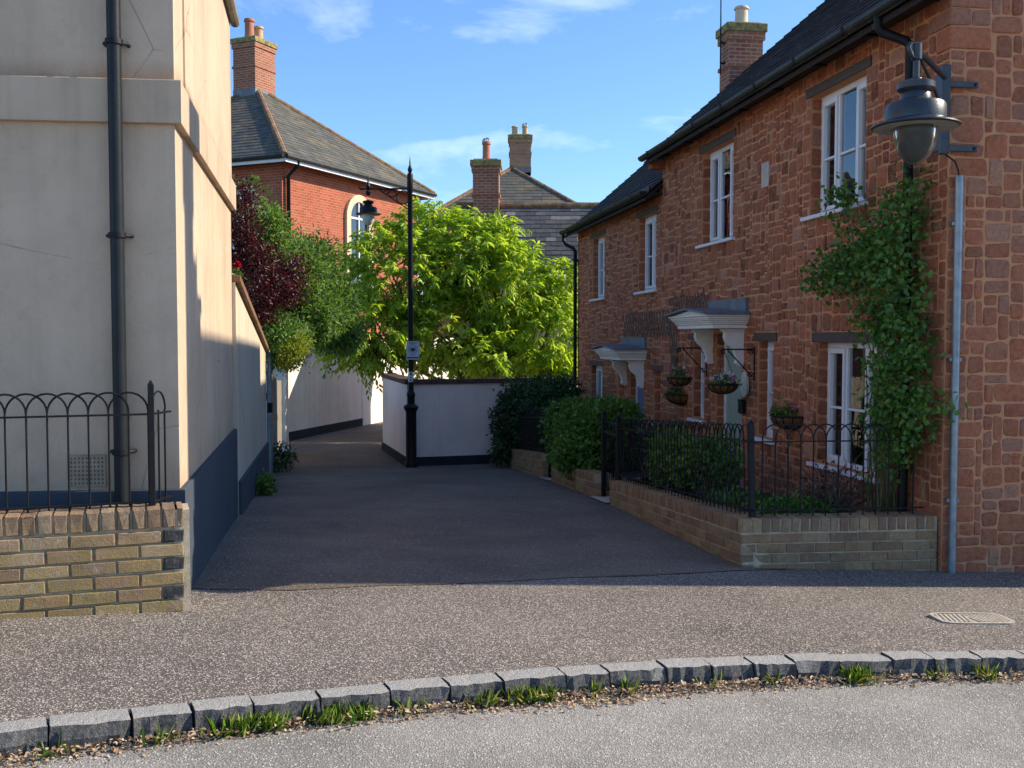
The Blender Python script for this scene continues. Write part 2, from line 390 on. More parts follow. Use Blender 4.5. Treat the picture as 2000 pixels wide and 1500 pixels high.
M['bark'] = m_simple('grey_brown_bark', (.13, .10, .075), .9, .4, 20, .8, 60)
M['twig'] = m_simple('willow_twig', (.14, .105, .085), .85, .4, 25, .5, 60)
M['greenstem'] = m_simple('green_stem', (.11, .13, .05), .7, .3, 20)
M['coir'] = m_simple('coir_liner', (.17, .085, .035), .95, .4, 30, .8, 90)
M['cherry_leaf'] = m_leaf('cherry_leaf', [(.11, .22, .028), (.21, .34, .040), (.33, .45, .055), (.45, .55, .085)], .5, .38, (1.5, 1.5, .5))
M['olive_leaf'] = m_leaf('narrow_green_leaf', [(.075, .15, .04), (.12, .22, .055), (.20, .31, .085)], .4, .45)
M['purple_leaf'] = m_leaf('purple_leaf', [(.030, .007, .011), (.060, .012, .018), (.105, .022, .024)], .35, .4, (1.5, .6, .6))
M['yellow_leaf'] = m_leaf('lime_leaf', [(.12, .20, .03), (.24, .30, .04), (.34, .37, .06)], .4)
M['rose_leaf'] = m_leaf('rose_leaf', [(.035, .095, .020), (.075, .175, .030), (.14, .26, .045)], .25, .35)
M['dark_leaf'] = m_leaf('dark_shrub_leaf', [(.022, .060, .025), (.035, .088, .032), (.05, .115, .042)], .25, .4)
M['hedge_leaf'] = m_leaf('hedge_leaf', [(.055, .125, .026), (.10, .195, .036), (.15, .26, .05)], .3, .4)
M['garden_leaf'] = m_leaf('light_shrub_leaf', [(.08, .16, .03), (.14, .25, .045), (.22, .33, .07)], .35, .45)
M['grass'] = m_leaf('grass_blade', [(.10, .20, .025), (.19, .30, .04), (.34, .36, .10)], .35, .5)
M['litter'] = m_leaf('dry_leaf', [(.24, .14, .07), (.42, .29, .16), (.54, .42, .28), (.60, .48, .34), (.36, .16, .08)], .15, .7, (1, .9, .7))
M['pink'] = m_leaf('pink_petal', [(.60, .06, .26), (.72, .16, .40)], .3, .5, (1.1, .9, 1))
M['whitepetal'] = m_leaf('white_petal', [(.70, .68, .66), (.75, .62, .68)], .3, .5, (1, 1, 1))
M['redpetal'] = m_leaf('red_petal', [(.55, .01, .03), (.65, .02, .06)], .3, .5, (1, .8, .8))
M['sign_white'] = m_simple('sign_plate', (.50, .56, .64), .5, .06, 12)
M['sign_ink'] = m_simple('sign_ink', (.035, .05, .10), .6, .1, 12)
M['cover'] = m_simple('worn_cover_metal', (.44, .39, .32), .6, .25, 30, .4, 80, .4)
M['timber'] = m_simple('weathered_timber', (.26, .23, .18), .9, .3, 8, .6, 50)
M['plaque'] = m_simple('cream_plaque', (.58, .52, .40), .6, .12, 20)
M['pale_stone'] = m_simple('pale_limestone', (.50, .44, .36), .9, .15, 10, .4)
M['solar'] = m_simple('black_plastic', (.01, .01, .012), .35, .1)

# ------------------------------------------------------------------ ground, road, kerb, lane
KP = [(-9, -1.2), (-6, .75), (-4, 2.15), (-2.6, 3.02), (-1.776, 3.494), (-1.308, 3.715), (-.87, 3.925), (-.419, 4.135), (.066, 4.335), (.561, 4.515), (1.031, 4.665), (1.527, 4.79), (2.047, 4.895), (2.537, 4.985), (4, 5.2), (7, 5.5), (12, 5.8), (30, 6)]
def kerbY(x): return interp(KP, x)
def grid(name, xs, ys, zf, mat, kind='structure'):
    mb = MB(); n = len(xs)
    V = [(x, y(x) if callable(y) else y, 0) for y in ys for x in xs]
    V = [(x, y, zf(x, y)) for x, y, _ in V]
    F = [(j*n+i, j*n+i+1, (j+1)*n+i+1, (j+1)*n+i) for j in range(len(ys)-1) for i in range(n-1)]
    mb.add(V, F); o = mb.build(name, mat, smooth=True); o['kind'] = kind; return o
xs = [-30, -20, -14, -10] + [-8 + .5*i for i in range(33)] + [10, 14, 20, 30]
far = [-300, -150, -80, -40, -20, -12] + [-10 + i for i in range(21)] + [12, 20, 40, 80, 150, 300]
grid('ground', far, [8 + i for i in range(0, 30)] + [40, 50, 70, 100, 160, 300, 600], lambda x, y: gz(x, y) - .05, M['grass_ground'])
grid('pavement', xs, [(lambda x, k=k: kerbY(x) + .10 + (10.5 - kerbY(x) - .10)*k/14) for k in range(15)], gz, M['pavement'])
def roadz(x, y): return gz(x, kerbY(x)) - .085 - max(0, min(.03, (kerbY(x)-y)*-.01))
grid('road', xs, [(lambda x, k=k: kerbY(x) + .03 - k) for k in (0, .3, .8, 1.6, 3, 6, 12, 30, 80)], roadz, M['road'])
def lane_left(y): return -1.84 - .1925*(y - 5.75)
lane = MB(); ly = [6.0 + .5*i for i in range(60)]
def lane_row(y):
    xl, xr = lane_left(y) - .3, 1.95 - .155*(y - 7.55)
    if y > 19.5: xl, xr = lane_left(y) - .6, -1.2 + (y-19.5)*.25
    return [xl + (xr - xl)*i/10 for i in range(11)]
V = []
for j, y in enumerate(ly):
    for i, x in enumerate(lane_row(y)):
        yy = max(y, 5.80 + (x + 1.9)*.43 + .03*math.sin(x*5))     # the seam with the pavement runs slightly askew
        V.append((x, yy, gz(x, yy) + .004))
lane.add(V, [(j*11+i, j*11+i+1, (j+1)*11+i+1, (j+1)*11+i) for j in range(len(ly)-1) for i in range(10)])
structure(lane.build('lane', M['lane'], smooth=True))

kerb = bpy.data.objects.new('kerb', None); COL.objects.link(kerb); kerb['kind'] = 'structure'
def kerb_stone(seed, L):
    r = random.Random(seed); nx, ny, nzv = 7, 3, 5; W, H = .125, .24
    def P(i, j, k):
        x = -L/2 + L*i/nx; y = W*j/ny; z = -H + H*k/nzv
        e = .004
        x += (e if i == 0 else -e if i == nx else 0)*(1 if k == nzv or j == 0 else 0)*r.uniform(.4, 1.3)
        if k == nzv: z -= (e*.9 if j == 0 else 0)*r.uniform(.4, 1.4); z += r.uniform(-.0012, .0012)
        if j == 0: y += r.uniform(-.014, .014) + (.013 if k == nzv else 0)
        return (x, y, z)
    ids = {}; mb = MB(); V = []
    def vid(i, j, k):
        if (i, j, k) not in ids: ids[(i, j, k)] = len(V); V.append(P(i, j, k))
        return ids[(i, j, k)]
    F = []
    for i in range(nx):
        for k in range(nzv): F.append((vid(i,0,k), vid(i+1,0,k), vid(i+1,0,k+1), vid(i,0,k+1)))
        for j in range(ny): F.append((vid(i,j,nzv), vid(i+1,j,nzv), vid(i+1,j+1,nzv), vid(i,j+1,nzv)))
    for k in range(nzv):
        for j in range(ny):
            F.append((vid(0,j+1,k), vid(0,j,k), vid(0,j,k+1), vid(0,j+1,k+1))); F.append((vid(nx,j,k), vid(nx,j+1,k), vid(nx,j+1,k+1), vid(nx,j,k+1)))
    mb.add(V, F, r.random()); return mb
kp = []; x = -4.2
while x < 5.2:
    L = rnd.uniform(.205, .295); y = kerbY(x); dx = .02; dy = kerbY(x+.1) - kerbY(x)
    ang = math.atan2(dy, .1); kp.append((x + L/2*math.cos(ang), L - .004, ang)); x += L*math.cos(ang)
for i, (x, L, ang) in enumerate(kp):
    y = kerbY(x); sl = math.atan2(gz(x+.1, kerbY(x+.1)) - gz(x-.1, kerbY(x-.1)), .2)
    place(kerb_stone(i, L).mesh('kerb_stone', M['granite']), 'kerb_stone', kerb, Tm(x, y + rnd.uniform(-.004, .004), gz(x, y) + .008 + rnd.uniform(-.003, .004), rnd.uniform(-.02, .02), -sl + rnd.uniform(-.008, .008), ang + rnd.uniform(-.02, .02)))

# ------------------------------------------------------------------ shared builders
def leaf_mesh(name, mat, parent, P, A, N, L, W, tone, curl=.12, kind='stuff', label=None):
    """P base points, A axes, N normals (n,3); L, W (n,) ; one six-point leaf each"""
    A = A/np.linalg.norm(A, axis=1, keepdims=True)
    B = np.cross(N, A); B /= (np.linalg.norm(B, axis=1, keepdims=True)+1e-9); N = np.cross(A, B)
    L = L[:, None]; W = W[:, None]
    n = len(P)
    v = np.empty((n, 6, 3))
    v[:,0] = P; v[:,1] = P + A*L*.32 + B*W*.5 + N*W*.16; v[:,2] = P + A*L*.72 + B*W*.38 + N*W*.10 - N*L*curl*.4
    v[:,3] = P + A*L - N*L*curl; v[:,4] = P + A*L*.72 - B*W*.38 + N*W*.10 - N*L*curl*.4; v[:,5] = P + A*L*.32 - B*W*.5 + N*W*.16
    me = bpy.data.meshes.new(name)
    me.vertices.add(n*6); me.vertices.foreach_set('co', v.reshape(-1))
    base = (np.arange(n)*6)[:, None]
    idx = np.concatenate([base + np.array([0,1,2,3]), base + np.array([0,3,4,5])], axis=1).reshape(-1)
    me.loops.add(n*8); me.loops.foreach_set('vertex_index', idx)
    me.polygons.add(n*2); me.polygons.foreach_set('loop_start', np.arange(n*2)*4); me.polygons.foreach_set('loop_total', np.full(n*2, 4))
    at = me.attributes.new('tone', 'FLOAT', 'FACE'); at.data.foreach_set('value', np.repeat(np.clip(tone, 0, 1), 2))
    me.materials.append(mat); me.update(calc_edges=True); me.validate()
    return place(me, name, parent, kind=kind, label=label)

def unit(a): return a/(np.linalg.norm(a, axis=-1, keepdims=True)+1e-9)
def bush(name, mat, parent, blobs, nclump, per, spread, L, W, seed, up=.5, droop=.0, shell=.55, curl=.12, tone_c=.5, kind='stuff', label=None, flat=1.0):
    """leaves in clumps spread through a set of ellipsoids: (cx,cy,cz,rx,ry,rz)"""
    g = np.random.default_rng(seed); bl = np.array(blobs, float)
    w = (bl[:,3]*bl[:,4]*bl[:,5])**(2/3); ci = g.choice(len(bl), nclump, p=w/w.sum())
    d = unit(g.normal(size=(nclump, 3))); r = shell + (1-shell)*g.random(nclump)**.6
    C = bl[ci,:3] + d*bl[ci,3:]*r[:,None]
    tone1 = np.clip(g.normal(tone_c, .2, nclump), 0, 1)
    P = np.repeat(C, per, 0) + g.normal(size=(nclump*per, 3))*spread
    out = np.repeat(unit(d/ bl[ci,3:]), per, 0)
    n = len(P)
    A = unit(out*.9 + g.normal(size=(n,3))*.75 + np.array([0,0,up*.4-droop]))
    N = unit(g.normal(size=(n,3))*.6 + out*.6*flat + np.array([0,0,up]))
    t = np.repeat(tone1, per) + g.normal(0, .14, n)
    return leaf_mesh(name, mat, parent, P, A, N, g.uniform(.7, 1.25, n)*L, g.uniform(.75, 1.2, n)*W, t, curl, kind, label)

def brick_mesh(name, mat, l=.215, h=.065, d=.1, seed=0, j=.0035):
    r = random.Random(seed); b = .005
    mb = MB()
    def q(sx, sy, sz, in_=0):
        return (sx*(l/2-in_) + r.uniform(-j, j), sy*d/2, sz*(h/2-in_) + r.uniform(-j, j))
    ring = [(-1,-1),(0,-1),(1,-1),(1,1),(0,1),(-1,1)]
    f0 = [(sx*(l/2-b)+r.uniform(-j,j), -d/2+r.uniform(-.001,.003), sz*(h/2-b)+r.uniform(-j,j)*.6) for sx, sz in ring]
    f1 = [(sx*l/2+r.uniform(-j,j)*.5, -d/2+b*1.4, sz*h/2+r.uniform(-j,j)*.5) for sx, sz in ring]
    f2 = [(x, d/2, z) for x, _, z in f1]
    V = f0+f1+f2; F = [tuple(range(6))]
    for a in (0, 6): F += [(a+i, a+6+i, a+6+(i+1)%6, a+(i+1)%6) for i in range(6)]
    F.append((17,16,15,14,13,12))
    mb.add(V, F); return mb.mesh(name, mat)

def window(parent, s0, s1, z0, z1, lights, bar=True, lintel=True, sill=True, curtain=True, dfr=-.105, name='window', label=None, lip=.09):
    """casement window in an opening of a facade: frame mesh with panes, bars, sill and lintel as its children"""
    f = MB(); fr = .042; d0, d1 = dfr-.05, dfr
    f.box((s0, d0, z0), (s0+fr, d1, z1)); f.box((s1-fr, d0, z0), (s1, d1, z1))
    f.box((s0+fr, d0, z1-fr-.01), (s1-fr, d1, z1)); f.box((s0+fr, d0, z0), (s1-fr, d1, z0+fr))
    w = (s1-s0-2*fr); mull = .034; lw = (w - mull*(lights-1))/lights
    for i in range(1, lights):
        x = s0+fr+i*lw+(i-1)*mull; f.box((x, d0, z0+fr), (x+mull, d1-.002, z1-fr-.01))
    fo = bevel(f.build(name, M['white_paint'], parent, label=label), .003, 1)
    for i in range(lights):
        a = s0+fr+i*(lw+mull); b = a+lw; zz0, zz1 = z0+fr, z1-fr-.01
        c = .040 if i != 1 or lights == 2 else .006
        if c > .01:
            cm = MB(); e0, e1 = d0+.012, d1+.012
            cm.box((a+.003, e0, zz0+.003), (a+c, e1, zz1-.003)); cm.box((b-c, e0, zz0+.003), (b-.003, e1, zz1-.003))
            cm.box((a+c, e0, zz0+.003), (b-c, e1, zz0+c)); cm.box((a+c, e0, zz1-c-.012), (b-c, e1, zz1-.003))
            bevel(cm.build('casement', M['white_paint'], fo), .003, 1)
        MB().box((a+c-.004, d0+.020, zz0+c-.004), (b-c+.004, d0+.026, zz1-c+.004)).build('pane', M['glass'], fo)
        if bar:
            zb = zz0 + (zz1-zz0)*.47
            MB().box((a+c-.002, d0+.012, zb-.010), (b-c+.002, d1+.004, zb+.010)).build('glazing_bar', M['white_paint'], fo)
    if sill:
        sm = MB().box((s0-.09, dfr-.05, z0-.038), (s1+.09, .055, z0-.001)); bevel(sm.build('sill', M['white_paint'], fo), .004, 1)
    if lintel:
        bevel(MB().box((s0-lip, -.10, z1+.001), (s1+lip, .016, z1+.092)).build('lintel', M['lintel'], fo), .003, 1)
    rm = MB()   # the room behind: five sides of a box
    a, b, c, d, e = s0-.25, s1+.25, z0-.25, z1+.2, d0-.9
    rm.quad((a,e,c),(b,e,c),(b,e,d),(a,e,d)); rm.quad((a,e,c),(a,d0-.06,c),(b,d0-.06,c),(b,e,c)); rm.quad((a,e,d),(a,d0-.06,d),(b,d0-.06,d),(b,e,d))
    rm.quad((a,e,c),(a,d0-.06,c),(a,d0-.06,d),(a,e,d)); rm.quad((b,e,c),(b,d0-.06,c),(b,d0-.06,d),(b,e,d))
    rm.build('room_lining', M['room'], fo)
    if curtain:
        cu = MB(); n = 26; y = d0-.016
        for (ca, cb) in (((s0, s0+(s1-s0)*.33), (s1-(s1-s0)*.36, s1)) if curtain == 1 else ((s0, s1),)):
            pts = [(ca+(cb-ca)*k/n, y+.012*math.sin(k*1.9+ca*9)) for k in range(n+1)]
            for k in range(n):
                cu.quad((pts[k][0], pts[k][1], z0-.05), (pts[k+1][0], pts[k+1][1], z0-.05), (pts[k+1][0], pts[k+1][1], z1+.02), (pts[k][0], pts[k][1], z1+.02))
        cu.build('curtain', M['curtain'], fo, smooth=True)
    return fo

def wall_cells(mb, s0, s1, z0, z1, opens, y=0):
    S = sorted({s0, s1, *[min(max(v, s0), s1) for o in opens for v in o[:2]]}); Z = sorted({z0, z1, *[min(max(v, z0), z1) for o in opens for v in o[2:4]]})
    for a, b in zip(S, S[1:]):
        for c, d in zip(Z, Z[1:]):
            ms, mz = (a+b)/2, (c+d)/2
            if any(o[0] < ms < o[1] and o[2] < mz < o[3] for o in opens): continue
            mb.quad((b, y, c), (a, y, c), (a, y, d), (b, y, d))

def stone(cx, cz, a, b, r, relief, tone, plane='front', rot=0.0):
    """one rubble stone: uneven rounded outline, domed face standing proud of the mortar"""
    n = 12; ex = r.uniform(4.0, 10.0); O = []
    ph = r.uniform(0, 6.28); j = [r.uniform(-.07, .07) for _ in range(4)]
    for k in range(n):
        t = 2*math.pi*k/n + ph; c, s = math.cos(t), math.sin(t)
        x = a*math.copysign(abs(c)**(2/ex), c); z = b*math.copysign(abs(s)**(2/ex), s)
        x *= 1 + j[0]*(z/b) + r.uniform(-.075, .045); z *= 1 + j[1]*(x/a) + r.uniform(-.075, .045)
        z += b*j[2]*1.3*(x/a)
        O.append((x, z))
    inn = min(.014, .22*min(a, b)); V = []
    def put(x, z, h):
        return (cx+x, h, cz+z) if plane == 'front' else (h, cx+x, cz+z)
    for x, z in O: V.append(put(x, z, -.012))
    for x, z in O:
        V.append(put(x, z, relief*r.uniform(.25, .5)))
    for x, z in O:
        l = math.hypot(x, z); k = max(.4, 1-inn/l*1.25); V.append(put(x*k + r.uniform(-.005, .005), z*k + r.uniform(-.005, .005), relief*r.uniform(.6, 1.3)))
    V.append(put(r.uniform(-.2, .2)*a, r.uniform(-.2, .2)*b, relief*r.uniform(.95, 1.45)))
    F = [(i, (i+1) % n, n+(i+1) % n, n+i) for i in range(n)] + [(n+i, n+(i+1) % n, 2*n+(i+1) % n, 2*n+i) for i in range(n)]
    F += [(2*n+i, 2*n+(i+1) % n, 3*n) for i in range(n)]
    if plane == 'front': F = [f[::-1] for f in F]
    return MB().add(V, F, tone)

def rubble(s0, s1, z0, z1, opens, r, hr=(.07, .185), wr=(.085, .235), joint=.015, plane='front', small=.3):
    """random rubble: stones dropped on the lowest point of the rising wall, worked round the openings"""
    q = .02; n = int(round((s1-s0)/q)); H = [z0]*n; out = []
    blk = [sorted((o[2], o[3]) for o in opens if o[0] < s0+(i+.5)*q < o[1]) for i in range(n)]
    def nxt(i):
        return min([b for b, t in blk[i] if b > H[i]-.004] + [z1])
    def lift(i):
        for b, t in blk[i]:
            if b-.006 <= H[i] < t: H[i] = t
    for i in range(n): lift(i)
    for _ in range(60000):
        z = min(H)
        if z > z1-.025: break
        i = H.index(z); j = i
        while j < n and abs(H[j]-z) < .014: j += 1
        L_ = H[i-1] if i > 0 else 1e9; Rr = H[j] if j < n else 1e9
        if j-i < 3:
            for k in range(i, j): H[k] = min(max(L_, z+.02) if L_ < 1e8 else max(Rr, z+.02), max(Rr, z+.02), z1); lift(k)
            continue
        w = int(r.uniform(*wr)/q)
        if r.random() < small: w = int(w*.55)
        w = max(3, w)
        if (j-i)-w < 4: w = j-i
        if w > 18 and (j-i) == w: w = w//2
        lim = min(nxt(k) for k in range(i, i+w)); h = r.uniform(*hr)
        if r.random() < small: h *= .75
        if r.random() < .45 and .06 < L_-z < hr[1]*1.15: h = L_-z
        elif r.random() < .4 and i+w == j and .06 < Rr-z < hr[1]*1.15: h = Rr-z
        h = max(.05, h)
        if lim-(z+h) < .06: h = lim-z
        if h > .30: h = h/2
        tone = min(1, max(0, r.gauss(.45, .3))); jj = joint*r.uniform(.6, 1.6)
        if h > .03: out.append(stone(s0+(i+w/2)*q, z+h/2, w*q/2-jj/2, h/2-jj/2, r, r.uniform(.003, .013), tone, plane))
        for k in range(i, i+w): H[k] = z+h; lift(k)
    return out

def slates(origin, U, Vv, rows, gauge, width, bounds, r, th=.010, gap=.006):
    """rows of slates on a slope: origin at the eave, U along, Vv up the slope; bounds(row)->(u0,u1)"""
    O = Vector(origin); U = Vector(U).normalized(); Vv = Vector(Vv).normalized(); N = U.cross(Vv).normalized()
    if N.z < 0: N = -N
    out = []
    for k in range(rows):
        u0, u1 = bounds(k); u = u0 - (width*.5 if k % 2 else 0)
        while u < u1:
            a, b = max(u, u0)+gap/2, min(u+width, u1)-gap/2
            if b - a > .03:
                v0 = k*gauge + r.uniform(-.004, .004); v1 = v0 + gauge*1.25
                l0 = .016 + r.uniform(0, .006); l1 = .004
                P = []
                for (uu, vv, l) in ((a, v0, l0), (b, v0+r.uniform(-.004, .004), l0 + r.uniform(-.002, .002)), (b, v1, l1), (a, v1, l1)):
                    P.append(O + U*uu + Vv*vv + N*l)
                Q = [p + N*th for p in P]
                out.append(MB().add(P+Q, [(0,1,2,3),(4,5,6,7),(0,1,5,4),(1,2,6,5),(2,3,7,6),(3,0,4,7)], r.random()))
            u += width
    return out

def cam_dist(Mw):
    return lambda mb: ((Mw @ Vector(mb.v[0])) - Vector((0, 0, CZ))).length

def half_gutter(parent, s0, s1, d, z, r=.058, brackets=None, name='gutter'):
    mb = MB(); n = 10
    for rr, flip in ((r, False), (r-.006, True)):
        ring = [(d - rr*math.cos(math.pi*k/n), z - rr*math.sin(math.pi*k/n)) for k in range(n+1)]
        for k in range(n):
            q = [(s0, *ring[k]), (s1, *ring[k]), (s1, *ring[k+1]), (s0, *ring[k+1])]
            mb.quad(*(q if flip else q[::-1]))
    for s in (s0, s1): mb.add([(s, d - r*math.cos(math.pi*k/n), z - r*math.sin(math.pi*k/n)) for k in range(n+1)], [tuple(range(n+1))])
    g = smoothed(mb.build(name, M['gutter'], parent), 50)
    for s in brackets or []:
        b = MB(); m = 10
        P = [(s, d - (r+.007)*math.cos(math.pi*k/m), z - (r+.007)*math.sin(math.pi*k/m)) for k in range(m+1)]
        for k in range(m):
            for dx in (-.016,): b.quad((s-.016, *P[k][1:]), (s+.016, *P[k][1:]), (s+.016, *P[k+1][1:]), (s-.016, *P[k+1][1:]))
        b.box((s-.012, 0.0, z-.05), (s+.012, d-r, z-.03)); b.box((s-.016, d+r-.004, z-.006), (s+.016, d+r+.012, z+.010))
        b.build('gutter_bracket', M['black_iron'], g)
    return g

def uvbox(mb, name, mat, parent, scale=1.0, label=None):
    """build with box-projected UVs in metres (for far brickwork)"""
    o = mb.build(name, mat, parent, label=label); me = o.data; uv = me.uv_layers.new(name='UVMap')
    for p in me.polygons:
        n = p.normal
        h = Vector((-n.y, n.x, 0)); h = h.normalized() if h.length > 1e-4 else Vector((1, 0, 0))
        for li in p.loop_indices:
            co = me.vertices[me.loops[li].vertex_index].co; uv.data[li].uv = (co.dot(h)*scale, co.z*scale)
    return o

# ------------------------------------------------------------------ near stone cottages (terrace on the right)
FROT = math.atan2(.9882, -.1532); FORG = (3.225, 7.633, 0)
FM = Matrix.Translation(FORG) @ Matrix.Rotation(FROT, 4, 'Z')        # local x = along the front, y = out of the wall
DEPTH = 6.8; PITCH = math.tan(R(41))

def door(parent, s0, s1, z0, z1, mat, handle_z):
    fr = MB(); d = -.10
    fr.box((s0, d-.06, z0), (s0+.06, d, z1)); fr.box((s1-.06, d-.06, z0), (s1, d, z1)); fr.box((s0+.06, d-.06, z1-.06), (s1-.06, d, z1))
    fo = bevel(fr.build('door_frame', M['white_paint'], parent), .004, 1)
    lf = MB(); a, b = s0+.064, s1-.064; n = 5; w = (b-a)/n
    for i in range(n): lf.box((a+i*w+.0025, d-.055, z0+.01), (a+(i+1)*w-.0025, d-.018, z1-.064))
    lf.box((a, d-.050, z0+.01), (b, d-.026, z1-.064))
    lo = bevel(lf.build('door_leaf', mat, fo), .003, 1)
    MB().lathe([(.0, -.02), (.022, -.02), (.022, 0), (.012, .02), (.026, .045), (.02, .06), (0, .064)], 12).build('door_knob', M['black_iron'], fo).matrix_local = Tm(a+.07, d-.02, handle_z, R(-90))
    return fo

def canopy(parent, s0, s1, zb, proj=.42):
    cm = MB(); zz = zb; prof = [(.045, -.01, -.01), (.022, .010, .006), (.022, .028, .018), (.018, .048, .034), (.026, .062, .046), (.022, .085, .062)]
    for h, p, q in prof:
        cm.box((s0-q, .0, zz+.002), (s1+q, proj+p, zz+h)); zz += h
    c = bevel(cm.build('door_canopy', M['cream_paint'], parent), .004, 2)
    q = .062; pk = (s0+s1)/2; top = zz
    pd = MB().prism([(s0-q+.03, 0, top), (s1+q-.03, 0, top), (pk, 0, top+.055)], (0, proj+.055, 0)); pd.build('pediment', M['cream_paint'], c)
    ld = MB()
    for a, b in (((s0-q-.03, top+.003), (pk, top+.066)), ((pk, top+.066), (s1+q+.03, top+.003))):
        ld.prism([(a[0], 0, a[1]), (b[0], 0, b[1]), (b[0], 0, b[1]+.022), (a[0], 0, a[1]+.022)], (0, proj+.125, 0))
    ld.box((s0-.02, 0, top+.02), (s1+.02, .040, top+.19))
    ld.build('lead_roof', M['lead'], c)
    pts = [(0, 0), (.235, 0), (.235, -.05), (.228, -.055), (.236, -.085), (.222, -.135), (.19, -.18), (.148, -.212), (.122, -.24), (.105, -.28), (.088, -.325), (.083, -.355), (.098, -.375), (.094, -.395), (.070, -.405), (.062, -.42), (0, -.42)]
    for sb in (s0+.10, s1-.17):
        k = MB().prism([(sb, y, zb-.002+z) for y, z in pts], (.07, 0, 0)); k.box((sb-.015, 0, zb-.032), (sb+.085, .26, zb-.001))
        bevel(k.build('canopy_bracket', M['cream_paint'], c), .004, 1)
    return c

def cottage(name, label, s0, s1, zfoot, ztop, opens, seed, front_tiles, far_gable=True, gable_stones=None):
    H = thing(name, label, 'house', FORG, FROT)
    r = random.Random(seed)
    wb = MB(); wall_cells(wb, s0, s1, zfoot, ztop+.18, opens, 0)
    zr = ztop + .15 + DEPTH/2*PITCH*.985
    for s in (s0, s1):
        P = [(s, 0, zfoot), (s, -DEPTH, zfoot), (s, -DEPTH, ztop+.15), (s, -DEPTH/2, zr), (s, 0, ztop+.15)]
        wb.add(P, [tuple(range(5)) if s == s0 else tuple(range(5))[::-1]])
    wb.quad((s0, -DEPTH, zfoot), (s1, -DEPTH, zfoot), (s1, -DEPTH, ztop+.15), (s0, -DEPTH, ztop+.15))
    for o in opens:                                    # reveals
        a, b, c, d = o
        wb.quad((a, 0, c), (a, -.17, c), (a, -.17, d), (a, 0, d)); wb.quad((b, -.17, c), (b, 0, c), (b, 0, d), (b, -.17, d))
        wb.quad((a, 0, d), (a, -.17, d), (b, -.17, d), (b, 0, d)); wb.quad((a, -.17, c), (a, 0, c), (b, 0, c), (b, -.17, c))
    W = wb.build('wall', M['mortar'], H)
    qf, qg = [], []
    if gable_stones:
        z = 3.72; k = 0
        while z < ztop+1.2:
            h = r.uniform(.12, .24); a, b = (.28, .17) if k % 2 else (.18, .30); a *= r.uniform(.85, 1.1); b *= r.uniform(.85, 1.1)
            qg.append((-b, 0, z, z+h)); qf.append((s0, s0+a, z, z+h))
            o1, o2, j_ = r.uniform(.010, .020), r.uniform(.010, .022), lambda: r.uniform(-.006, .006)
            V = []
            for zz in (z+.008, z+h-.008):
                for x, y in ((-o1, o2), (a-.008, o2), (a-.008, -.02), (.04, -.02), (.04, -b+.008), (-o1, -b+.008)): V.append((s0+x+j_(), y+j_()*.6, zz+j_()))
            if z+h < ztop+.02 or True:
                m = MB().add(V, [(5,4,3,2,1,0),(6,7,8,9,10,11)] + [(i, (i+1) % 6, 6+(i+1) % 6, 6+i) for i in range(6)], min(1, max(0, r.gauss(.6, .25)))); qs = bevel(m.build('quoin', M['stone'], W), .012, 2)
            z += h; k += 1
    st = rubble(s0+.004, s1-.004, zfoot, ztop+.05, [(a-.0, b+.0, c-.035, d+.095) if d > -9 else (a, b, c, d) for a, b, c, d in opens] + [(a-.09, b+.09, d, d+.092) for a, b, c, d in opens if d < 9] + qf, r)
    for a, b, c, d in opens:                           # quoin stones on the far reveal, facing the street
        z = c + .01
        while z < d - .06:
            h = min(r.uniform(.10, .2), d - z)
            m = stone(-.075, z+h/2, .062, h/2-.012, r, .010, min(1, max(0, r.gauss(.35, .2))), 'side')
            m.v = [(b - .002 - x, y, zz) for x, y, zz in m.v]; st.append(m); z += h
    if gable_stones:
        gs = rubble(-gable_stones, -.004, zfoot, ztop+1.6, qg, random.Random(seed+5), (.085, .20), (.13, .31), .013, 'side', .35)
        for m in gs: m.v = [(s0 - x, y, z) for x, y, z in m.v]; m.f = [f[::-1] for f in m.f]; m.t = [.40 + .58*k for k in m.t]  # gable tones pushed to the greyer end: its bluish shade painted into the stone
        # long corner stones bonded into the gable
        st += gs
    pieces(st, 'stone', M['stone'], W, 300, cam_dist(FM), 'stonework')
    # roof: two slabs, tiles on the street side
    roof = MB(); e = .26; ze = ztop + .17 - e*PITCH
    for sg in (1, -1):
        y0 = e if sg == 1 else -DEPTH - e; ym = -DEPTH/2
        A = [(s0-.05, y0, ze), (s1+.05, y0, ze), (s1+.05, ym, zr+.02), (s0-.05, ym, zr+.02)]
        B = [(x, y, z+.05) for x, y, z in A]
        roof.add(A+B, [(0,1,2,3),(4,5,6,7),(0,1,5,4),(1,2,6,5),(2,3,7,6),(3,0,4,7)])
    RO = roof.build('roof', M['roof_tile'], H)
    sl = math.atan(PITCH); L = (DEPTH/2 + e)/math.cos(sl)
    tiles = slates((s0-.07, e+.03, ze+.035), (1, 0, 0), (0, -math.cos(sl), math.sin(sl)), int(L/.165), .165, .27, lambda k: (0, s1-s0+.14), r, .014)
    pieces(tiles, 'roof_tile', M['roof_tile'], RO, 300, cam_dist(FM), 'roof_tiles')
    rt = MB()
    x = s0 - .05
    while x < s1:
        rt.tube([(x+.005, -DEPTH/2, zr+.05), (min(x+.44, s1+.05), -DEPTH/2, zr+.05)], .11, 10); x += .45
    rt.build('ridge_tiles', M['ridge_tile'], RO)
    fb = MB(); fb.box((s0-.04, .0, ztop+.03), (s1+.04, .21, ztop+.055)); fb.box((s0-.04, .19, ztop+.0), (s1+.04, .212, ztop+.15)); fb.build('fascia', M['gutter'], RO)
    return H, W, RO, zr

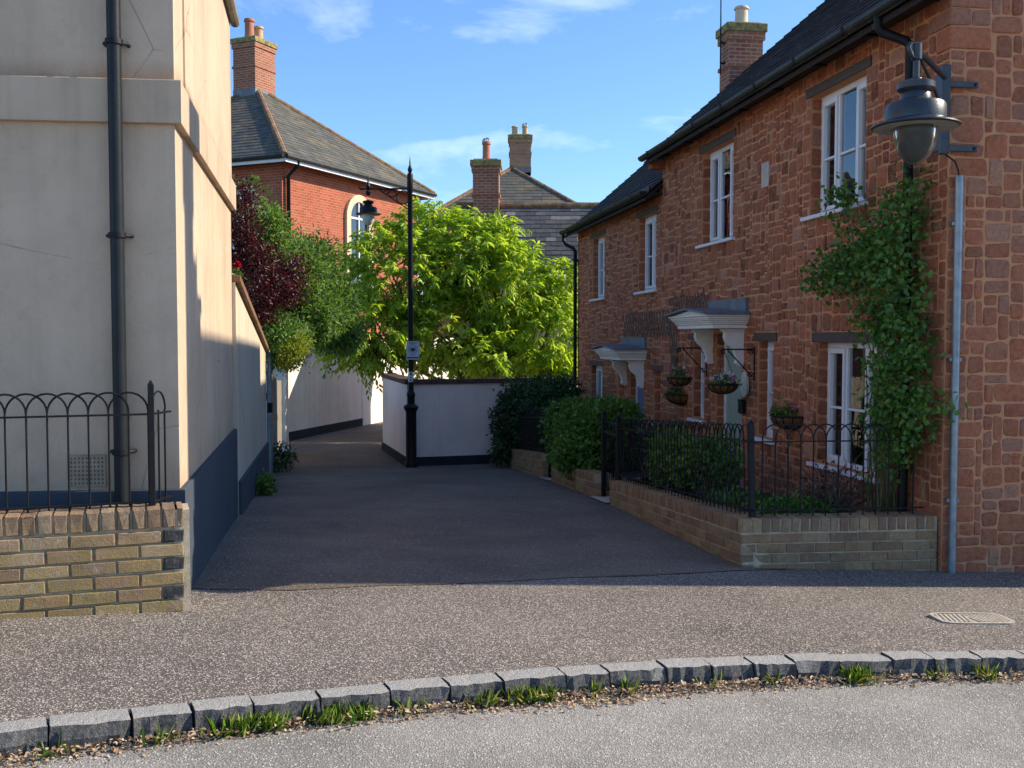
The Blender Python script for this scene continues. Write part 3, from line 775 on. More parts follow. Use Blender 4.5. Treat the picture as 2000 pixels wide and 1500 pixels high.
OP1 = [(1.25, 2.33, 2.765, 3.90), (4.35, 5.43, 2.765, 3.915), (1.00, 2.13, .415, 1.56), (3.14, 3.56, .52, 1.565), (4.02, 4.87, -.55, 1.66), (5.28, 5.72, .56, 1.57)]
H1, W1, R1, ZR1 = cottage('stone_cottage', 'taller red sandstone cottage at the street corner with sage green door', 0, 7.1, -.6, 4.10, OP1, 11, True, gable_stones=2.6)
OP2 = [(7.38, 8.33, 2.305, 3.435), (10.48, 11.38, 2.305, 3.415), (7.10, 7.47, .36, 1.12), (7.99, 8.80, -1.1, 1.22), (9.15, 9.52, .36, 1.08), (10.60, 11.5, .0, 1.10)]
H2, W2, R2, ZR2 = cottage('stone_cottage', 'lower red sandstone cottage further along the lane with blue door', 7.103, 12.62, -1.1, 3.60, OP2, 23, True)
for i, (a, b, c, d) in enumerate(OP1):
    if i == 4: door(H1, a, b, -.30, d, M['green_door'], .75)
    else: window(H1, a, b, c, d, {0: 3, 1: 3, 2: 3}.get(i, 1), curtain={0: 1, 1: 1, 2: 2}.get(i, 0))
for i, (a, b, c, d) in enumerate(OP2):
    if i == 3: door(H2, a, b, -.68, d, M['blue_door'], .3)
    else: window(H2, a, b, c, d, 2 if i in (0, 1, 5) else 1, curtain=1 if i in (0, 1) else 0)
canopy(H1, 3.86, 5.12, 1.705); canopy(H2, 7.86, 9.12, 1.262)
bevel(MB().box((3.83, .0, -.36), (5.0, .34, -.295)).build('door_step', M['pale_stone'], H1), .006, 1)

half_gutter(H1, -.08, 7.22, .275, 4.165, .06, [.15, 1.05, 2.0, 2.95, 3.9, 4.85, 5.8, 6.75], 'gutter')
half_gutter(H2, 7.13, 12.86, .275, 3.68, .06, [7.6, 8.5, 9.4, 10.3, 11.2, 12.1, 12.7], 'gutter')
def downpipe(H, pts, r, clips, mat, name='downpipe'):
    o = smoothed(MB().tube(pts, r, 14).build(name, mat, H), 50)
    for z in clips:
        p = next(q for q in pts[::-1]); c = MB(); x, y = p[0], p[1]
        c.lathe([(r+.002, -.016), (r+.009, -.016), (r+.009, .016), (r+.002, .016)], 14, (x, y, z))
        c.box((x-.075, y-.012-r, z-.012), (x+.075, y-r+.004, z+.012))
        c.build('pipe_clip', mat, o)
    return o
downpipe(H1, [(.55, .275, 4.15), (.55, .275, 4.03), (.54, .255, 3.99), (.44, .10, 3.90), (.425, .075, 3.85), (.425, .075, -.12)], .037, (3.55, 2.2, .9), M['black_iron'])
downpipe(H2, [(12.70, .275, 3.66), (12.70, .275, 3.50), (12.66, .23, 3.42), (12.58, .10, 3.34), (12.56, .07, 3.28), (12.56, .07, -.85)], .036, (3.1, 1.6, .3), M['black_iron'])
vb = MB().box((2.90, -.01, 3.92), (3.07, .014, 4.075))
for k in range(5): vb.box((2.915, .012, 3.935+.027*k), (3.055, .022, 3.950+.027*k))
vb.build('air_brick', M['pot_red'], H1)
bevel(MB().box((3.285, -.01, 3.20), (3.475, .022, 3.465)).build('pale_stone_block', M['pale_stone'], H1), .006, 2)
# corbelled kneeler where the taller cottage ends above the lower roof
bevel(MB().box((7.0, .0, 3.98), (7.16, .20, 4.10)).build('kneeler', M['stone'], H1), .02, 2)

def chimney(parent, c, w, d, z0, z1, mat, capmat, pots, rz=0, caps=2, flash=True, cap_h=.16, name='chimney'):
    """brick stack with corbelled head, lead apron and clay pots (parts of the stack)"""
    st = MB(); st.box((-w/2, -d/2, z0), (w/2, d/2, z1-cap_h)); o_mid = .03
    zm = z0 + (z1-z0)*.5
    st.box((-w/2-o_mid, -d/2-o_mid, zm), (w/2+o_mid, d/2+o_mid, zm+.075))
    st.box((-w/2-.035, -d/2-.035, z1-cap_h-.15), (w/2+.035, d/2+.035, z1-cap_h-.001))
    o = uvbox(st, name, mat, parent); o.matrix_local = Tm(c[0], c[1], 0, 0, 0, rz)
    cp = MB().box((-w/2-.07, -d/2-.07, z1-cap_h), (w/2+.07, d/2+.07, z1)); cp.box((-w/2+.02, -d/2+.02, z1), (w/2-.02, d/2-.02, z1+.04))
    bevel(uvbox(cp, 'chimney_cap', capmat, o), .01, 1)
    for (x, y, r, h, pm, dome) in pots:
        p = MB().lathe([(r*1.1, 0), (r*1.05, h*.1), (r*.95, h*.2), (r*.92, h*.82), (r*1.12, h*.86), (r*1.12, h*.93), (r*.98, h), (r*.8, h), (r*.78, h*.7), (0, h*.7)], 16, (x, y, z1+.03))
        po = smoothed(p.build('chimney_pot', pm, o), 40)
        if dome:
            dm = MB(); q = []
            for k in range(6):
                a = math.pi*k/6; q = [(x+r*math.cos(a)*math.cos(t), y+r*math.sin(a)*math.cos(t), z1+.03+h+r*1.0*math.sin(t)) for t in [math.pi*i/8 for i in range(9)]]
                dm.tube(q, .009, 5)
            dm.build('bird_guard', M['galv'], po)
    if flash:
        f = MB().box((-w/2-.012, -d/2-.012, z0+.0), (w/2+.012, d/2+.012, z0+(z1-z0)*.14)); f.build('lead_apron', M['lead'], o)
    return o
# stack on the far gable of the lower cottage, with its aerial
ch2 = chimney(H2, (12.62-.30, -DEPTH/2+.22), .52, .68, 6.0, 7.66, M['chimbrick'], M['lichen'], [(0, 0, .13, .36, M['cream_pot'], False)])
ar = MB(); ar.tube([(0, .42, 6.75), (0, .42, 10.2)], .014, 8)
for z_ in (6.95, 7.35): ar.tube([(0, .33, z_), (0, .43, z_)], .018, 6); ar.box((-.05, .345, z_-.04), (.05, .36, z_+.04))
for k in range(5): ar.tube([(-.25, .12+.16*k, 10.15), (.25, .12+.16*k, 10.15)], .006, 5)
ar.tube([(0, .05, 10.15), (0, .85, 10.15)], .010, 6)
ar.build('aerial', M['black_iron'], ch2)
# outside stack on the street gable of the near cottage (off the picture; its shadow crosses the pavement and the cream wall)
st = MB(); st.box((-.60, -DEPTH/2-.55, -.6), (-.002, -DEPTH/2+.55, 7.45)); st.box((-.60, -DEPTH/2-.32, 7.45), (-.17, -DEPTH/2+.32, 8.55)); st.box((-.66, -DEPTH/2-.38, 8.3), (-.11, -DEPTH/2+.38, 8.45))
uvbox(st, 'gable_chimney', M['chimbrick'], H1)

# ------------------------------------------------------------------ left rendered house
LK = Vector((-1.885, 5.78, 0)); SE = Vector((-.1889, .982, 0)); FE = Vector((-.994, -.110, 0))
L = thing('rendered_house', 'tall cream rendered house with projecting band beside the lane mouth', 'house')
LEND = 3.9; ZT = 4.55
def LP(f, s, z, o=0.0, oside=0.0):
    """point on the left house: f metres left along the front, s metres back along the side, pushed out"""
    nF = Vector((.110, -.994, 0)); nS = Vector((.982, .1889, 0))
    p = LK + FE*f + SE*s + nF*o + nS*oside; return (p.x, p.y, z)
lb = MB()
bk = 7.5
lb.quad(LP(bk,0,-.5), LP(0,0,-.5), LP(0,0,ZT), LP(bk,0,ZT)); lb.quad(LP(0,0,-.5), LP(0,LEND,-.5), LP(0,LEND,ZT), LP(0,0,ZT))
lb.quad(LP(0,LEND,-.5), LP(bk,LEND,-.5), LP(bk,LEND,ZT), LP(0,LEND,ZT)); lb.quad(LP(bk,LEND,-.5), LP(bk,0,-.5), LP(bk,0,ZT), LP(bk,LEND,ZT))
lb.quad(LP(0,0,ZT), LP(0,LEND,ZT), LP(bk,LEND,ZT), LP(bk,0,ZT))
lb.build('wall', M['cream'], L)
# a shallow raised panel line on the side wall (old joint in the render)
MB().add([LP(0,.42,2.99,0,.012), LP(0,LEND-.002,2.99,0,.012), LP(0,LEND-.002,ZT,0,.012), LP(0,.42,ZT,0,.012), LP(0,.42,2.99,0,-.02), LP(0,LEND-.002,2.99,0,-.02), LP(0,LEND-.002,ZT,0,-.02), LP(0,.42,ZT,0,-.02)],
         [(0,1,2,3),(4,0,3,7),(1,5,6,2),(0,4,5,1),(3,2,6,7)]).build('render_panel', M['cream'], L)
def wrap(z0, z1, o, s1, name, mat, f1=bk, s0=0.0, front=True):
    mb = MB(); a, b = z0, z1
    if front:
        mb.add([LP(f1,0,a,o), LP(0,0,a,o,o), LP(0,0,b,o,o), LP(f1,0,b,o), LP(f1,0,a,-.02), LP(0,0,a,-.02,-.02), LP(0,0,b,-.02,-.02), LP(f1,0,b,-.02)], [(0,1,2,3),(4,5,1,0),(3,2,6,7),(0,3,7,4)])
        p0, q0 = LP(0,0,a,o,o), LP(0,0,b,o,o)
    else: p0, q0 = LP(0,s0,a,0,o), LP(0,s0,b,0,o)
    ip, iq = LP(0,s0,a,-.02,-.02), LP(0,s0,b,-.02,-.02)
    mb.add([p0, LP(0,s1,a,0,o), LP(0,s1,b,0,o), q0, ip, LP(0,s1,a,0,-.02), LP(0,s1,b,0,-.02), iq], [(0,1,2,3),(4,5,1,0),(3,2,6,7),(1,5,6,2)] + ([] if front else [(0,3,7,4)]))
    return bevel(mb.build(name, mat, L), .006, 2)
wrap(2.79, 3.03, .045, LEND+.06, 'string_course', M['band'])
wrap(-.4, .745, .035, LEND-.0, 'plinth', M['bluegrey'])
# eaves of the side: soffit, gutter and roof
ro = MB(); oh = .02
E0, E1, B0, B1 = LP(0,-.2,ZT,0,oh), LP(0,LEND+.08,ZT,0,oh), LP(bk,-.2,ZT), LP(bk,LEND+.08,ZT)
mid = lambda p, q, k: tuple(p[i]+(q[i]-p[i])*k for i in range(3))
r0, r1 = mid(E0, B0, .5), mid(E1, B1, .5); r0 = (r0[0], r0[1], ZT+2.6); r1 = (r1[0], r1[1], ZT+2.6)
up = lambda p, d: (p[0], p[1], p[2]+d)
ro.add([E0,E1,r1,r0,up(E0,.12),up(E1,.12),up(r1,.12),up(r0,.12)], [(3,2,1,0),(4,5,6,7),(0,1,5,4),(1,2,6,5),(2,3,7,6),(3,0,4,7)])
ro.add([B1,B0,r0,r1,up(B1,.12),up(B0,.12),up(r0,.12),up(r1,.12)], [(3,2,1,0),(4,5,6,7),(0,1,5,4),(1,2,6,5),(2,3,7,6),(3,0,4,7)])
RL = ro.build('roof', M['slate_dark'], L)
MB().add([LP(0,0,ZT), LP(bk,0,ZT), (r0[0], r0[1]+.2, r0[2])], [(0,1,2)]).build('gable_wall', M['cream'], L)
g = MB().tube([LP(0,-.15,ZT+.0,0,oh+.03), LP(0,LEND+.12,ZT+.0,0,oh+.03)], .045, 10); g.build('gutter', M['timber'], RL)
# drainpipe with clips on the front
pf = .30
PX = LP(pf, 0, 0, .075)
dp = smoothed(MB().tube([(PX[0], PX[1], .60), (PX[0], PX[1], 5.2)], .0375, 18).build('drainpipe', M['grey_pipe'], L), 50)
for z in (3.215, 2.165, .965):
    c = MB().lathe([(.039, -.014), (.047, -.014), (.047, .014), (.039, .014)], 18, (PX[0], PX[1], z))
    for sg in (-1, 1):
        q = LP(pf - sg*.060, 0, z, .04); c.tube([LP(pf - sg*.040, 0, z, .06), q, LP(pf - sg*.060, 0, z, .0)], .011, 8)
    smoothed(c.build('pipe_clip', M['black_iron'], dp), 45)
# terracotta air grille
ag = MB(); f0, z0 = .40, .765; gw, gh, nx, ny = .205, .18, 9, 7
def GP(a, b, o): return LP(f0 + gw - a, 0, z0 + b, o)
for i in range(nx+1):
    a0 = (gw-.016)*i/nx + .008 - .0065; ag.add([GP(a0,0,.012), GP(a0+.013,0,.012), GP(a0+.013,gh,.012), GP(a0,gh,.012), GP(a0,0,-.01), GP(a0+.013,0,-.01), GP(a0+.013,gh,-.01), GP(a0,gh,-.01)], [(0,1,2,3),(0,3,7,4),(1,5,6,2)])
for j in range(ny+1):
    b0 = (gh-.016)*j/ny + .008 - .007; ag.add([GP(0,b0,.0115), GP(gw,b0,.0115), GP(gw,b0+.014,.0115), GP(0,b0+.014,.0115), GP(0,b0,-.01), GP(gw,b0,-.01), GP(gw,b0+.014,-.01), GP(0,b0+.014,-.01)], [(0,1,2,3),(0,4,5,1),(3,2,6,7)])
ago = ag.build('air_grille', M['grille'], L)
MB().quad(GP(0,0,.002), GP(gw,0,.002), GP(gw,gh,.002), GP(0,gh,.002)).build('grille_backing', M['solar'], ago)

# ------------------------------------------------------------------ brick garden walls
BV = [brick_mesh('brick', M['brick'], seed=i) for i in range(5)]; BE = [brick_mesh('brick', M['brick'], .065, .1025, .1, seed=i+9) for i in range(4)]
SV = [brick_mesh('brick', M['brick_shade'], seed=i+20) for i in range(5)]; SE_ = [brick_mesh('brick', M['brick_shade'], .065, .1025, .1, seed=i+29) for i in range(4)]
BH = [brick_mesh('brick', M['brick'], .1025, .065, .1, seed=i+40) for i in range(3)]; SH = [brick_mesh('brick', M['brick_shade'], .1025, .065, .1, seed=i+50) for i in range(3)]
BK = [brick_mesh('brick', M['black_brick'], .1025, .065, .1, seed=i+60, j=.009) for i in range(3)]
def brick_face(parent, length, top, courses, V, E_, H_, r, Mloc=Matrix(), black_end=False, thick=.215, cap=True):
    """stretcher courses under a brick-on-edge top on one face; local x along, -y out, z up; top at z=top"""
    zt = top
    if cap:
        x = 0
        while x < length - .02:
            w = min(.075, length - x)
            place(r.choice(E_), 'brick', parent, Mloc @ Tm(x + w/2, .046 + thick/2 - .05 - r.uniform(0, .004), zt - .052 + r.uniform(-.003, .002), 0, r.uniform(-.02, .02), 0, ((w-.010)/.065, thick/.1*.99, 1)))
            x += .075
        zt -= .1125
    for k in range(courses):
        z = zt - .075*k - .036; x = -(.1125 if k % 2 else 0)
        while x < length - .01:
            a, b = max(x, 0), min(x + .225, length)
            if b - a > .03:
                half = (b - a) < .17; end = black_end and half and b > length - .05
                me = r.choice(BK if end else (H_ if half else V)); l0 = .1025 if half else .215
                place(me, 'brick', parent, Mloc @ Tm((a+b)/2, .046 - r.uniform(0, .004), z + r.uniform(-.002, .002), r.uniform(-.015, .015), r.uniform(-.006, .006), 0, ((b-a-.010)/l0, 1, 1)))
            x += .225
r = random.Random(3)
# low wall in front of the left house
ang = R(20.0); o0 = Vector((-1.742, 5.40, 0)); LW = 2.3625
BW = thing('brick_wall', 'low buff brick wall with lichen under the left railing', 'wall', (o0.x - LW*math.cos(ang), o0.y - LW*math.sin(ang), 0), ang)
MB().box((-.0, .013, -.1), (LW-.004, .205, .690)).build('mortar_core', M['brick_mortar'], BW)
brick_face(BW, LW, .702, 8, BV, BE, BH, r, black_end=True)
MB().box((LW-.05, .004, .08), (LW+.028, .215, .690)).build('mortar_fillet', M['brick_mortar'], BW)

# garden walls on the right: frame along the lane (x runs away from the street, -y faces the lane)
GA = Vector((1.690, 7.50, 0)); GE = Vector((-.1532, .9882, 0))
def garden_frame(y0, y1, z0, z1):
    """matrix with local x from near to far along the sloping wall, local -y towards the lane"""
    p0 = GA + GE*((y0-7.5)/.9882); p1 = GA + GE*((y1-7.5)/.9882); p0.z = z0; p1.z = z1
    ex = (p1-p0); Ln = ex.length; ex.normalize(); ey = Vector((.9882, .1532, 0)); ez = ex.cross(ey)
    if ez.z < 0: ez = -ez
    Mx = Matrix((( ex.x, ey.x, ez.x, p0.x), (ex.y, ey.y, ez.y, p0.y), (ex.z, ey.z, ez.z, p0.z), (0, 0, 0, 1)))
    return Mx, Ln
def flip_face(length):   # view the wall from -y: mirror so local x still runs near->far with the face on the lane side
    return Matrix()
def garden_wall(label, y0, y1, zt0, zt1, courses, near_end=True):
    Mx, Ln = garden_frame(y0, y1, zt0, zt1)
    T = thing('garden_wall', label, 'wall', (Mx.translation.x, Mx.translation.y, Mx.translation.z)); T.matrix_world = Mx
    MB().box((.006, .006, -.85), (Ln-.006, .209, -.008)).build('mortar_core', M['brick_mortar'], T)
    brick_face(T, Ln, 0, courses, SV, SE_, SH, r)
    if near_end:
        for k in range(courses):
            place(r.choice(SV), 'brick', T, Tm(.046 - r.uniform(0, .004), .1075, -.1125-.036-.075*k, 0, 0, R(-90), (.97, 1, 1)))
    return T, Mx, Ln
G1, GM1, GL1 = garden_wall('long buff brick garden wall with railing beside the lane, nearest the street', 7.50, 11.38, .265, .015, 6, False)
G2, GM2, GL2 = garden_wall('short brick garden wall under the round hedge between the two gates', 12.12, 14.75, -.01, -.20, 5)
G3, GM3, GL3 = garden_wall('far brick garden wall below the dark shrub near the white wall', 15.45, 19.55, -.15, -.50, 5)
# the street-side return of the near wall (same wall, turned round the corner)
ra = math.atan2(7.66-7.505, 3.20-1.69); RL_ = math.hypot(3.20-1.69, .155)
T = thing('garden_wall', 'mossy brick garden wall facing the street at the cottage corner', 'wall', (1.693, 7.498, .265), ra)
MB().box((.0, .006, -.7), (RL_, .20, -.008)).build('mortar_core', M['brick_mortar'], T)
brick_face(T, RL_, 0, 6, SV, SE_, SH, r, thick=.205)
# garden soil behind the walls
sb = MB()
for (m, l, dz) in ((GM1, GL1, -.12), (GM2, GL2, -.06), (GM3, GL3, -.06)):
    sb.quad(m @ Vector((-.0, .2, dz)), m @ Vector((l, .2, dz)), m @ Vector((l, 1.62, dz)), m @ Vector((0, 1.62, dz)))
gb = sb.build('garden_bed', M['soil']); structure(gb)
pa = MB()
for (y0, y1) in ((11.38, 12.12), (14.75, 15.45)):
    p = [GA + GE*((y-7.5)/.9882) for y in (y0, y1)]; ey = Vector((.9882, .1532, 0))
    q = [p[0]-ey*.05, p[1]-ey*.05, p[1]+ey*1.7, p[0]+ey*1.7]
    pa.add([(v.x, v.y, gz(v.x, v.y)+.02) for v in q], [(0,1,2,3)])
structure(pa.build('garden_path', M['pale_stone']))

# ------------------------------------------------------------------ hoop-top railings
def arc(n, w, z0, h): return [(w/2 - w/2*math.cos(math.pi*k/n), 0, z0 + h*math.sin(math.pi*k/n)) for k in range(n+1)]
def rail_meshes(sp, hb, hm, ht, rb=.0055):
    """bar from bottom rail hb to arch spring, hoop spanning two bars; heights above the wall top"""
    spring = hm + .018
    bar = MB().tube([(0,0,hb-.055), (0,0,spring)], rb, 6).mesh('bar', M['black_iron'])
    hoop = MB().tube(arc(12, sp*2, spring-.002, ht-spring), rb, 6).mesh('hoop', M['black_iron'])
    return bar, hoop
def railing(T, L, sp, hb, hm, ht, M0=Matrix(), start=0.0, skip_end=False, stubs=True):
    bar, hoop = rail_meshes(sp, hb, hm, ht)
    n = int((L-start)/sp)
    for k in range(n+1):
        place(bar, 'bar', T, M0 @ Tm(start+k*sp, 0, 0))
        if k <= n-2: place(hoop, 'hoop', T, M0 @ Tm(start+k*sp, .0 if k % 2 else .009, 0))
    for z in (hb, hm):
        MB().box((0, -.010, z-.005), (L, .010, z+.005)).build('rail', M['black_iron'], T).matrix_local = M0
def post(T, h, w=.036, M0=Matrix(), z0=-.05):
    a = w/2; m = MB().box((-a,-a,z0), (a,a,h-.03)); m.add([(-a,-a,h-.03),(a,-a,h-.03),(a,a,h-.03),(-a,a,h-.03),(0,0,h)], [(0,1,4),(1,2,4),(2,3,4),(3,0,4)])
    bevel(m.build('post', M['black_iron'], T), .003, 1).matrix_local = M0
# left
RT = thing('hoop_railing', 'black hoop-top iron railing on the brick wall before the cream house', 'railing', (BW.location.x - math.sin(ang)*.11, BW.location.y + math.cos(ang)*.11, .702), ang)
Lr = LW - .17
railing(RT, Lr, .0985, .022, .492, .612, start=Lr-.0985*23+.0)
post(RT, .680, .032, Tm(Lr+.015, 0, 0))
ret = Tm(Lr+.015, .0, 0, 0, 0, R(62)); bar, hoop = rail_meshes(.0985, .022, .492, .612)
for k in (1, 2): place(bar, 'bar', RT, ret @ Tm(.07*k+.01, 0, 0))
for z in (.022, .492): MB().box((0, -.010, z-.005), (.21, .010, z+.005)).build('rail', M['black_iron'], RT).matrix_local = ret
place(hoop, 'hoop', RT, ret @ Tm(.0, 0, 0, 0, 0, 0, (.8, 1, 1)))
# right: along the lane on the near garden wall, and its street return
RR = thing('hoop_railing', 'long black hoop-top railing along the lane on the near garden wall', 'railing'); RR.matrix_world = GM1 @ Matrix.Translation((0, .11, 0))
railing(RR, GL1, .095, .055, .572, .695, start=.11); post(RR, .735, .042, Tm(.065, 0, 0)); post(RR, .70, .036, Tm(GL1-.02, 0, 0))
RS = thing('hoop_railing', 'short black hoop-top railing facing the street before the ground-floor window', 'railing', (1.693 - math.sin(ra)*.10, 7.498 + math.cos(ra)*.10, .265), ra)
railing(RS, RL_-.06, .0985, .045, .560, .690, start=.19)
# gates and the far railing
def gate(label, y0, y1, zb, h):
    p0 = GA + GE*((y0-7.5)/.9882) + Vector((.9882,.1532,0))*.11; a = FROT; Ln = (y1-y0)/.9882
    T = thing('garden_gate', label, 'gate', (p0.x, p0.y, zb), a)
    for x in (-.0, Ln): post(T, h+.05, .05, Tm(x, 0, 0), -.1)
    bar = MB().tube([(0,0,.06), (0,0,h-.16)], .006, 6).mesh('bar', M['black_iron']); hoop = MB().tube(arc(10, .17, h-.16, .085), .006, 6).mesh('hoop', M['black_iron'])
    n = int((Ln-.08)/.085)
    for k in range(n+1):
        place(bar, 'bar', T, Tm(.04+k*.085, 0, 0))
        if k <= n-2: place(hoop, 'hoop', T, Tm(.04+k*.085, .004*(k % 2), 0))
    for z in (.08, h-.20): MB().box((.02, -.012, z-.012), (Ln-.02, .012, z+.012)).build('rail', M['black_iron'], T)
gate('black iron garden gate at the end of the long railing, opposite green door', 11.42, 12.08, -.25, .95)
gate('black iron garden gate between the round hedge and the far dark railing', 14.80, 15.40, -.52, 1.0)
RF = thing('hoop_railing', 'far black railing half hidden by the dark shrub near the white wall', 'railing'); RF.matrix_world = GM3 @ Matrix.Translation((0, .11, 0))
railing(RF, GL3, .095, .05, .56, .70, start=.06); post(RF, .74, .04, Tm(.02, 0, 0))

# ------------------------------------------------------------------ boundary wall beyond the left house
BWL = thing('boundary_wall', 'cream rendered boundary wall with sloping coping running along the lane', 'wall')
def side(y, z, o=0.0): return (-1.85 - .1925*(y-5.78) + o, y, z)
segs = [(9.62, 2.14, 12.2), (12.2, 1.83, 15.3)]
bm_ = MB(); y0, y1 = 9.615, 15.35
za, zb = 2.12, 1.40
bm_.add([side(y0,-.6), side(y1,-.9), side(y1,zb), side(y0,za), side(y0,-.6,-.22), side(y1,-.9,-.22), side(y1,zb,-.22), side(y0,za,-.22)], [(0,1,2,3),(5,4,7,6),(3,2,6,7),(1,5,6,2),(4,0,3,7)])
bm_.build('wall', M['boundary'], BWL)
for (a, b) in ((9.62, 12.15), (12.16, 15.4)):
    k = lambda y: za + (zb-za)*(y-y0)/(y1-y0) + .0
    c = MB().add([side(a,k(a),.05), side(b,k(b),.05), side(b,k(b)+.07,.05), side(a,k(a)+.07,.05), side(a,k(a),-.27), side(b,k(b),-.27), side(b,k(b)+.07,-.27), side(a,k(a)+.07,-.27)], [(0,1,2,3),(5,4,7,6),(3,2,6,7),(1,5,6,2),(4,0,3,7),(0,4,5,1)])
    bevel(c.build('coping', M['ridge_tile'], BWL), .008, 2)
c = MB().add([side(9.70,-.6,.035), side(15.35,-.9,.035), side(15.35,.03,.035), side(9.70,.235,.035), side(9.70,-.6,-.01), side(15.35,-.9,-.01), side(15.35,.03,-.01), side(9.70,.235,-.01)], [(0,1,2,3),(3,2,6,7),(1,5,6,2),(4,0,3,7)])
c.build('plinth', M['bluegrey'], BWL)
# gate frame pipe, boarded gate, white pier
PG = thing('handrail_pipe', 'pale grey bent pipe at the end of the cream boundary wall', 'pipe', side(15.55, gz(-3.8, 15.5)-.05, .05))
smoothed(MB().tube([(-.16, -.05, 2.0), (-.05, -.02, 2.03), (0, 0, 1.95), (0, 0, 0)], .032, 10).build('bent_pipe', M['galv'], PG), 50)
MB().box((-.03, -.06, 1.05), (.04, .02, 1.20)).build('latch_box', M['black_iron'], PG)
BGt = thing('boarded_fence', 'weathered board fence panel between grey pipe and white pier', 'fence')
for i in range(26):
    y = 15.75 + i*.235; z0 = gz(-4, y)-.05
    b = MB().add([side(y,z0,.02), side(y+.222,z0,.02), side(y+.222,z0+1.75-i*.006+rnd.uniform(-.02,.02),.02), side(y,z0+1.75-i*.006,.02), side(y,z0,-.01), side(y+.222,z0,-.01), side(y+.222,z0+1.74-i*.006,-.01), side(y,z0+1.74-i*.006,-.01)], [(0,1,2,3),(5,4,7,6),(3,2,6,7),(1,5,6,2),(4,0,3,7)], rnd.random())
    b.build('board', M['timber'], BGt)
PR = MB().box((-.22, 0, -1.2), (.22, .30, .98)); PR.box((-.26, -.04, .98), (.26, .34, 1.05))
pr = bevel(PR.build('gate_pier', M['white_render']), .01, 2); pr.location = side(21.95, 0, -.12); tag(pr, 'narrow white rendered gate pier at the end of the board fence', 'pier')

# ------------------------------------------------------------------ white walls at the end of the lane
def rendered_wall(name, label, pts, ztop, zfoot, pl, mat, thick=.22, coping=None, side_sign=1):
    T = thing(name, label, 'wall'); P = [Vector((x, y, 0)) for x, y in pts]
    nr = []
    for i in range(len(P)-1):
        d = (P[i+1]-P[i]).normalized(); nr.append(Vector((d.y, -d.x, 0))*side_sign)
    def off(i, o):
        if i == 0: n = nr[0]
        elif i == len(P)-1: n = nr[-1]
        else: n = (nr[i-1]+nr[i]); n = n/(n.length**2/2)*1.0 if n.length > .1 else nr[i]
        return P[i] + n*o
    def sheet(z0, z1, o0, o1, nm, m):
        mb = MB(); k = len(P)
        V = []
        for i in range(k):
            zz = z1[i] if isinstance(z1, (list, tuple)) else z1; z00 = z0[i] if isinstance(z0, (list, tuple)) else z0
            for o, z in ((o0, z00), (o0, zz), (o1, zz), (o1, z00)):
                q = off(i, o); V.append((q.x, q.y, z))
        F = []
        for i in range(k-1):
            for e in range(4): F.append((4*i+e, 4*i+(e+1) % 4, 4*(i+1)+(e+1) % 4, 4*(i+1)+e))
        F += [(0,3,2,1), tuple(4*(k-1)+e for e in range(4))]
        mb.add(V, F); o = mb.build(nm, m, T); 
        return o
    sheet(zfoot, ztop, 0, -thick, 'wall', mat)
    sheet(zfoot, [gz(p.x, p.y)+pl for p in P] if not isinstance(pl, (list, tuple)) else list(pl), .03, -.02, 'plinth', M['plinth'])
    if coping:
        zt = ztop
        n = 0
        for i in range(len(P)-1):
            d = P[i+1]-P[i]; Ln = d.length; ux = d.normalized(); nn = nr[i]
            x = 0; cc = MB()
            while x < Ln:
                w = min(.225, Ln-x); a = P[i]+ux*(x+.003); b = P[i]+ux*(x+w-.003)
                q = [a+nn*.035, b+nn*.035, b-nn*(thick+.035), a-nn*(thick+.035)]; jz = rnd.uniform(-.004, .004)
                m = MB().add([(v.x, v.y, zt+.002) for v in q]+[(v.x, v.y, zt+.085+jz) for v in q], [(0,1,2,3),(4,5,6,7),(0,1,5,4),(1,2,6,5),(2,3,7,6),(3,0,4,7)])
                m.build('coping_tile', M['coping'], T); x += w
    return T
M['coping'] = m_simple('dark_red_coping_tile', (.10, .055, .045), .85, .4, 8, .5)
rendered_wall('white_wall', 'lilac white rendered wall behind the lamp post with dark coping', [(-2.86, 22.6), (-1.95, 18.95), (1.40, 20.35)], .735, -1.4, .17, M['pinkwhite'], .24, True)
rendered_wall('white_wall', 'far white rendered wall curving behind the trees with black plinth', [(-5.55, 24.2), (-5.05, 26.6), (-4.35, 29.6)], 1.9, -1.6, .22, M['white_render'])
rendered_wall('white_wall', 'sunlit far end of the white wall beyond the bend', [(-4.34, 29.62), (-3.3, 33.5), (-1.0, 36.5), (4.0, 38)], 1.6, -1.6, .0, M['white_render'])

